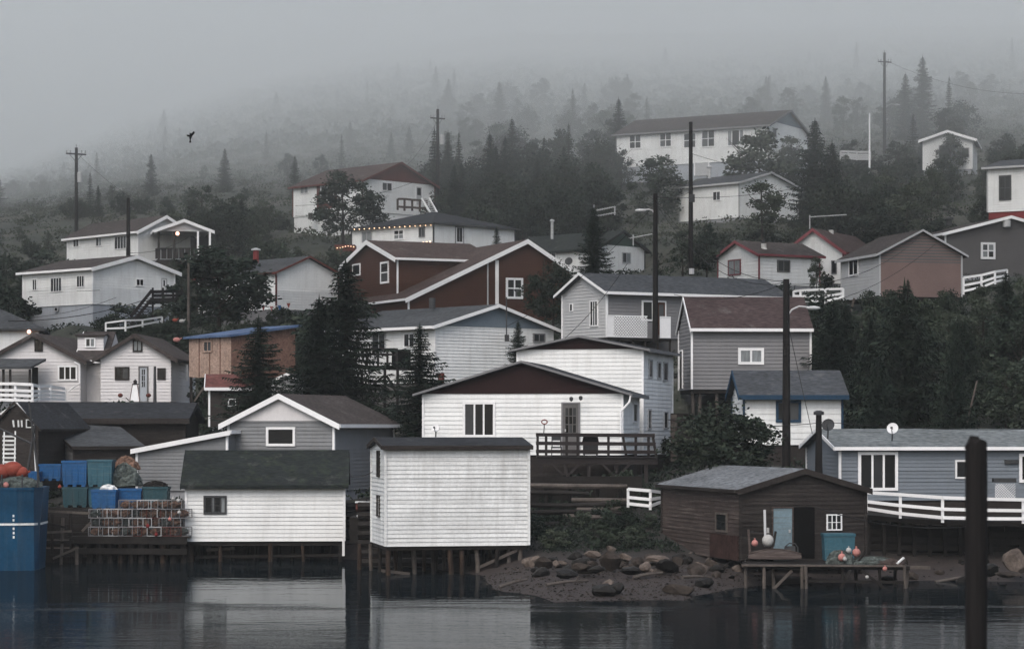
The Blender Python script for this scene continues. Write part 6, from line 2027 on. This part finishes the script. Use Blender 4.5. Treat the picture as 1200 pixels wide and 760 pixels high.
pebbles('beach_gravel', 'brown gravel strewn over the narrow beach', ROCK, 3600, (520, 900), (85, 99), (.015, .07), 3)
pebbles('beach_gravel', 'dark wet gravel at the waterline', ROCK_W, 1500, (520, 1300), (84.5, 101), (.015, .09), 4)
for i, (a, b_, dd, lab) in enumerate(((640, 690, 90, 'driftwood pole lying on the beach before the boulders'), (742, 778, 92.5, 'driftwood pole slanting to the fishing shed stilts'), (585, 618, 91, 'short driftwood log by the stilt shed'), (800, 836, 92.5, 'driftwood stick below the long brown shed wall'), (1096, 1160, 96, 'long driftwood plank under the blue bungalow deck'))):
    x0, x1 = (a - CX) * dd / F, (b_ - CX) * dd / F
    th = thing('driftwood', lab, 'driftwood', (x0, dd, gz(x0, dd)))
    p, q = V((x0, dd, gz(x0, dd) + .1)), V((x1, dd + .8, gz(x1, dd + .8) + .16))
    mb = MB(); mb.tube([p, p.lerp(q, .5) + Z * .04, q], [.07, .06, .045], 7); t_ = obj('log', mb, WOOD_GREY, th)
    mb = MB(); c = p.lerp(q, .7); mb.tube([c, c + V((.12, -.05, .22))], [.035, .02], 5); obj('branch_stub', mb, WOOD_GREY, t_)

# ------------------------------------------------------------------ crab pot wharf
wf = thing('wharf', 'dark timber wharf stacked with crab pots and fish tubs', 'wharf', at(150, 628, 110))
zw = zof(628, 109)
for k in range(11):
    mb = MB(); mb.box(V((-19.6, 109 + k * .85, zw - .08)), V((5.35, 0, 0)), V((0, .82, 0)), Z * .08); obj('deck_plank', mb, WOOD_DARK, wf)
for k in range(11):
    px = 92 + k * 12.3
    for d in (109.2, 112):
        stilt(wf, px + (d - 109) * 1.3, 629, d, .13, mat=WOOD_DARK if k not in (4, 8) else WOOD_PILE, name='pile')
for y in (633, 645):
    mb = MB(); mb.beam(at(84, y, 109), at(219, y + 1, 109), .12, .26); obj('stringer', mb, WOOD_DARK, wf)
mb = MB(); mb.box(V((-19.4, 113.4, -3)), V((5.3, 0, 0)), V((0, .3, 0)), Z * (zw + 2.9)); obj('dark_backing', mb, WOOD_DARK, wf)  # plain dark sheet closing the gap behind the piles
cb = thing('timber_crib', 'broken timber crib with leaning poles between the blue boat and the wharf', 'crib', at(55, 660, 108))
for px, top, ln, m in ((29, 596, 0, 1), (40, 600, .1, 0), (52, 597, -.1, 0), (60, 602, .15, 0), (74, 606, -.2, 1), (82, 600, .1, 0), (90, 640, 0, 1), (34, 606, .3, 0)):
    stilt(cb, px, top, 108 if m else 109.2, .08, lean=ln, mat=WOOD_GREY if m else WOOD_DARK, name='post')
for a, b_, m in (((26, 597), (105, 601), 1), ((28, 606), (78, 618), 0), ((27, 625), (84, 622), 1), ((25, 638), (86, 634), 0), ((30, 652), (88, 650), 0), ((62, 654), (92, 641), 1), ((96, 622), (106, 612), 1)):
    mb = MB(); mb.beam(at(*a, 107.8), at(*b_, 107.9), .07, .1); obj('rail', mb, WOOD_GREY if m else WOOD_DARK, cb)
for k in range(6):
    mb = MB(); mb.beam(V((-21.4, 109.9, .1 + k * .36)), V((-18.8, 109.9, .1 + k * .36)), .2, .3); obj('log', mb, WOOD_DARK, cb)


def pot_proto():
    """a wire crab pot, 0.62 x 0.6 x 0.36 m"""
    w_, d_, h_ = .62, .6, .38
    f = MB()
    cs = [V((x, y, z)) for x in (-w_ / 2, w_ / 2) for y in (-d_ / 2, d_ / 2) for z in (0, h_)]
    for i, a in enumerate(cs):
        for b_ in cs[i + 1:]:
            if sum(abs(a[k] - b_[k]) > 1e-6 for k in range(3)) == 1:
                f.beam(a, b_, .028, .028)
    m = MB()
    for k in range(1, 6):
        t = -w_ / 2 + w_ * k / 6
        m.beam(V((t, -d_ / 2, 0)), V((t, -d_ / 2, h_)), .009, .009)
        m.beam(V((t, -d_ / 2, h_)), V((t, d_ / 2, h_)), .009, .009)
    for k in range(1, 4):
        z = h_ * k / 4
        m.beam(V((-w_ / 2, -d_ / 2, z)), V((w_ / 2, -d_ / 2, z)), .009, .009)
        m.beam(V((-w_ / 2, -d_ / 2, z)), V((-w_ / 2, d_ / 2, z)), .009, .009)
        m.beam(V((w_ / 2, -d_ / 2, z)), V((w_ / 2, d_ / 2, z)), .009, .009)
    tw = MB()
    tw.ball(V((0, 0, h_ * .45)), 1, 10, (w_ * .42, d_ * .42, h_ * .42))
    for i in range(len(tw.v)):
        tw.v[i] = tw.v[i] + V((random.uniform(-.03, .03), random.uniform(-.03, .03), random.uniform(-.02, .03)))
    return f, m, tw


pf, pm, pt_ = pot_proto()
zero = V((0, 0, 0))
POTS = []
for fm, nm_ in ((GREY_M, NET_ORANGE), (GREY_L, NET_ORANGE), (GREY_M, NET), (RUST, NET_ORANGE)):
    POTS.append((mesh_from('frame', pf, fm, zero), mesh_from('mesh_panel', pm, METAL_D, zero), mesh_from('netting', pt_, nm_, zero)))
NUM = ('one', 'two', 'three', 'four', 'five', 'six', 'seven', 'eight', 'nine', 'ten')
rows = {0: 'bottom', 1: 'second', 2: 'third', 3: 'top'}
for lay in range(4):
    for colm in range(10):
        if lay == 3 and colm in (0, 1, 2, 9):
            continue
        px = 113 + colm * 11.4 + (lay % 2) * 1.5 + random.uniform(-.8, .8)
        d = 109.5 + random.uniform(-.08, .08) + lay * .04
        if px > 216:
            continue
        p = at(px, 627, d)
        side = 'wharf end' if colm < 3 else ('white shed end' if colm > 6 else 'middle')
        t = thing('crab_pot', 'wire crab pot, number %s from the left in the %s row of the stack' % (NUM[colm], rows[lay]), 'crab pot', (p.x, d, zw + .01 + lay * .395), 'crab pots stacked on the wharf')
        t.rotation_euler = (0, 0, random.uniform(-.1, .1))
        k = random.choice((0, 0, 1, 2, 2, 3)) if lay < 3 else random.choice((1, 3, 0))
        for nm, me in zip(('frame', 'mesh_panel', 'netting'), POTS[k]):
            o = bpy.data.objects.new(nm, me); COL.objects.link(o); o.parent = t
for a in (('bright blue fish tub on top of the teal stack', 72.6, 101.6, 539.5, 570, 115, TUB_BLUE), ('faded teal fish tub beside the bright blue top one', 102.2, 131, 538.5, 570, 115, TUB_TEAL),
          ('dark teal tub under the bright blue tub', 73, 102, 570.5, 594, 115, TUB_DARK), ('teal tub below the faded teal one', 103, 131, 570.5, 594, 115.2, TUB_TEAL),
          ('blue fish tub standing behind beside the dark lean-to', 46, 71, 543.5, 563, 118, TUB_BLUE), ('bright blue tub in front of the tub stacks', 106.7, 135.5, 573.5, 597, 112.5, TUB_BLUE),
          ('low blue tub behind the crab pots', 136.5, 165.5, 572.5, 597, 113.4, TUB_BLUE), ('dark teal tub near the white shed filled with gear', 167.5, 196, 570, 597, 113, TUB_DARK), ('small blue tub next to the boat', 33, 44, 552, 566, 117, TUB_BLUE)):
    tub('fish_tub', *a, depth=1.05, group='fish tubs on the wharf')
th = thing('tub_stand', 'dark timber staging under the fish tubs', 'staging', at(100, 600, 116))
mb = MB(); mb.box(V((-22.6, 114.7, .4)), V((6.9, 0, 0)), V((0, 6, 0)), Z * (zof(594.4, 115) - .4)); obj('platform', mb, WOOD_DARK, th)
mb = MB(); mb.box(V((-19.7, 112.3, .6)), V((4.2, 0, 0)), V((0, 2.3, 0)), Z * (zof(597.4, 112.5) - .6)); obj('step', mb, WOOD_DARK, th)
heap('fishing_net', 'dark net bundle between tubs and the lean-to wall', 'net', at(146, 568, 116), .8, .6, .9, NET, 4)
heap('fishing_net', 'black net bundle on the dark teal tub', 'net', at(182, 570, 113.4), .55, .35, .25, WOOD_DARK, 5)
heap('fishing_net', 'pale rope coil on the low blue tub', 'net', at(127, 573, 113), .36, .3, .2, WHITE_OLD, 6)
heap('fishing_net', 'reddish net bundle by the lean-to wall', 'net', at(148, 549, 117.5), .6, .4, .55, NET_ORANGE, 7)
for px, py, m in ((173, 616, RED), (183, 626, RED), (70, 570, ORANGE), (199, 608, PINK), (210, 600, WHITE_PLASTIC), (203, 584, WHITE_PLASTIC), (209, 586, WHITE_PLASTIC)):
    th = thing('pot_float', '%s float %s' % ({RED.name: 'red', ORANGE.name: 'orange', PINK.name: 'pink', WHITE_PLASTIC.name: 'white'}[m.name], {173: 'hanging before the crab pots', 183: 'low before the crab pots', 70: 'in the timber crib', 199: 'near the white shed corner', 210: 'tied at the top pots by the shed', 203: 'on the tub by the shed', 209: 'beside another on the tub by the shed'}[px]), 'float', at(px, py, 109))
    mb = MB(); mb.ball(at(px, py, 108.95 if px < 200 and px != 70 else 109), .085, 10); obj('body', mb, m, th, smooth=True)
    mb = MB(); mb.tube([at(px, py, 108.95) + Z * .08, at(px, py, 108.95) + Z * .14], .02, 5); obj('eye', mb, m, th)
# boats
bt = thing('fishing_boat', 'bright blue fishing boat hull with a white line cut off at the picture edge', 'boat', at(20, 643, 104))
x1 = (49 - 600) * 104 / F
zt_, zb_ = zof(571, 104), -.6
mb = MB()
ring = lambda z, s, o: [V((x1 - 9, 103.2 + o, z)), V((x1 - .9, 103.2 + o, z)), V((x1 - .25, 103.5 + o * .7, z)), V((x1 - s, 104.3, z)), V((x1 - .1 - s, 106.2, z)), V((x1 - .5, 107.0, z)), V((x1 - 9, 107.2, z))]
mb.solid(ring(zb_, .2, .25), ring(zt_, 0, 0)); obj('hull', mb, BOAT_BLUE, bt)
for z, h_, nm in ((zof(614.5, 104), .09, 'white_line'), (zt_ - .09, .11, 'gunwale')):
    mb = MB(); f_ = (zt_ - z) / (zt_ - zb_); r0 = ring(z, .2 * f_, .25 * f_); r0 = [p + V((.02 if i > 1 else 0, -.025 if i < 4 else 0, 0)) for i, p in enumerate(r0)]
    r1 = [p + Z * h_ for p in r0]
    for i in range(5):
        mb.face(r0[i], r0[i + 1], r1[i + 1], r1[i])
    obj(nm, mb, WHITE_OLD if nm == 'white_line' else BOAT_BLUE, bt)
for k in range(6):
    mb = MB(); c = V(((16 - 600) * 103.3 / F, 103.3, zof(604 + k * 5, 103.3))); f_ = (zt_ - c.z) / (zt_ - zb_)
    mb.cbox((c.x, 103.19 + .25 * f_, c.z), .07, .03, .1); obj('draft_mark', mb, WHITE_OLD, bt)
for px in (2, 26, 44):
    mb = MB(); p = at(px, 571, 103.6); mb.tube([p, p + Z * .55], .035, 6); obj('stanchion', mb, METAL_D, bt)
heap('fishing_net', 'grey net piled along the blue boat deck', 'net', V(((22 - 600) * 104.6 / F, 104.6, zt_)), .95, .8, .42, NET, 8)
for px, py, r, lab in ((3, 552, .32, 'big orange red float on the blue boat'), (15, 549.5, .34, 'orange red float in the middle of the boat deck'), (24, 553, .26, 'smaller red float at the boat net pile')):
    th = thing('boat_float', lab, 'float', at(px, py, 105.2))
    mb = MB(); mb.ball(at(px, py, 105.2), r, 14, (1.3, 1, 1)); obj('body', mb, ORANGE, th, smooth=True)
    mb = MB(); mb.tube([at(px, py, 105.2) + V((r * 1.2, 0, 0)), at(px, py, 105.2) + V((r * 1.6, 0, .05))], .05, 6); obj('eye', mb, ORANGE, th)
th = thing('boat_float', 'pinkish float on the grey net of the boat', 'float', at(7, 568, 104))
mb = MB(); mb.ball(at(7, 568, 103.8), .13, 12); obj('body', mb, PINK, th, smooth=True)
th = thing('derrick', 'dark steel derrick with thin stays above the blue boat', 'derrick', at(40, 545, 105.6))
for a, b_ in (((34, 470), (46, 566)), ((41, 496), (30, 566)), ((0, 502), (38, 520))):
    mb = MB(); mb.tube([at(*a, 105.8), at(*b_, 105.8)], .05, 6); obj('spar', mb, METAL_D, th)
th = thing('ladder', 'white ladder leaning at the dark barn behind the boat', 'ladder', at(10, 540, 117))
for px in (4, 17):
    mb = MB(); mb.beam(at(px, 544, 117), at(px + 1, 505, 117.6), .06, .06); obj('stile', mb, WHITE_OLD, th)
for k in range(7):
    mb = MB(); mb.beam(at(3, 541 - k * 5, 117 + k * .08), at(18.5, 541 - k * 5, 117 + k * .08), .05, .09); obj('rung', mb, WHITE_OLD, th)
# skiffs between the white sheds
for lab, px, py, d, m in (('small white rimmed skiff stored between the two white sheds', 428, 588, 108, RUST), ('second white rimmed skiff lying under the upper one', 430, 604, 107, BROWN_OLD)):
    th = thing('skiff', lab, 'boat', at(px, py, d))
    R_ = []
    for k in range(9):
        t = k / 8; w_ = .5 * math.sin(math.pi * (.1 + .78 * t)); c = at(px - 11, py, d) + V((1.3 * t, 0, 0))
        R_.append([c + V((0, -w_, .0)), c + V((0, -w_ * .7, -.3)), c + V((0, 0, -.4)), c + V((0, w_ * .7, -.3)), c + V((0, w_, 0))])
    mb = MB()
    for k in range(8):
        for j in range(4):
            mb.face(R_[k][j], R_[k + 1][j], R_[k + 1][j + 1], R_[k][j + 1])
    mb.face(*R_[0]); mb.face(*R_[8]); obj('hull', mb, m, th)
    mb = MB(); mb.tube([r_[0] for r_ in R_], .05, 5); obj('gunwale', mb, WHITE_OLD, th)
mb = MB()
th = thing('storage_platform', 'dark platform carrying the two skiffs between the white sheds', 'platform', at(425, 615, 107))
mb.box(V((-7.0, 106.6, 1.0)), V((1.4, 0, 0)), V((0, 3, 0)), Z * 1.1); obj('decking', mb, WOOD_DARK, th)
# ------------------------------------------------------------------ haze
HAZE = bpy.data.materials.new('harbour_haze')
HAZE.use_nodes = True
n, l = HAZE.node_tree.nodes, HAZE.node_tree.links
n.remove(n['Principled BSDF'])
pv = n.new('ShaderNodeVolumePrincipled')
pv.inputs['Color'].default_value = (0.92, 0.965, 0.98, 1)
pv.inputs['Density'].default_value = 0.0002
l.new(pv.outputs[0], n['Material Output'].inputs['Volume'])
mb = MB()
mb.box((-4300, -330, -7), (8600, 0, 0), (0, 8700, 0), (0, 0, 1330))
hz = obj('haze', mb, HAZE)
hz['kind'] = 'stuff'

# ---- cloud: the low stratus that lies on the hill, its lumpy base a little above the upper roofs
cx_ = np.concatenate([np.linspace(-2400, -200, 12)[:-1], np.linspace(-200, 200, 41), np.linspace(200, 2400, 12)[1:]])
cy_ = np.concatenate([np.linspace(130, 420, 30), np.linspace(460, 2400, 24)])
X_, Y_ = np.meshgrid(cx_, cy_)
R_, K_ = X_.shape
nv_ = R_ * K_
id_ = np.arange(nv_).reshape(R_, K_)
q_ = np.stack([id_[:-1, :-1].ravel(), id_[1:, :-1].ravel(), id_[1:, 1:].ravel(), id_[:-1, 1:].ravel()], 1)
fs_ = [q_, q_[:, ::-1] + nv_]
for e_ in (id_[0, :], id_[-1, ::-1], id_[::-1, 0], id_[:, -1]):
    fs_.append(np.stack([e_[:-1], e_[1:], e_[1:] + nv_, e_[:-1] + nv_], 1))
fs_ = np.concatenate(fs_)
for i_, (zb_, den_) in enumerate(((20.0, 0.0005), (25.0, 0.0007), (31.0, 0.0009), (38.0, 0.0011))):
    m_ = bpy.data.materials.new('low_stratus')
    m_.use_nodes = True
    n, l = m_.node_tree.nodes, m_.node_tree.links
    n.remove(n['Principled BSDF'])
    pv = n.new('ShaderNodeVolumePrincipled')
    pv.inputs['Color'].default_value = (0.93, 0.964, 0.965, 1)
    pv.inputs['Density'].default_value = den_
    l.new(pv.outputs[0], n['Material Output'].inputs['Volume'])
    base_ = zb_ + 0.012 * X_ + 2.0 * np.sin(X_ * 0.045 + 1.7 * i_ + 1.1 * np.sin(Y_ * 0.03)) + 1.6 * np.sin(Y_ * 0.06 + X_ * 0.021 + 2.3 * i_) + 18 * np.clip((175 - Y_) / 45, 0, 1) ** 2
    base_ = np.clip(base_, 15, 60)
    top_ = 196 + i_ + 12 * np.sin(X_ * 0.011) * np.sin(Y_ * 0.013) - 130 * np.clip((190 - Y_) / 60, 0, 1)
    vs_ = np.concatenate([np.stack([X_.ravel(), Y_.ravel(), base_.ravel()], 1), np.stack([X_.ravel(), Y_.ravel(), top_.ravel()], 1)])
    co_ = bpy.data.objects.new('low_cloud', np_mesh('low_cloud', vs_, fs_, m_))
    COL.objects.link(co_)
    co_['kind'] = 'stuff'
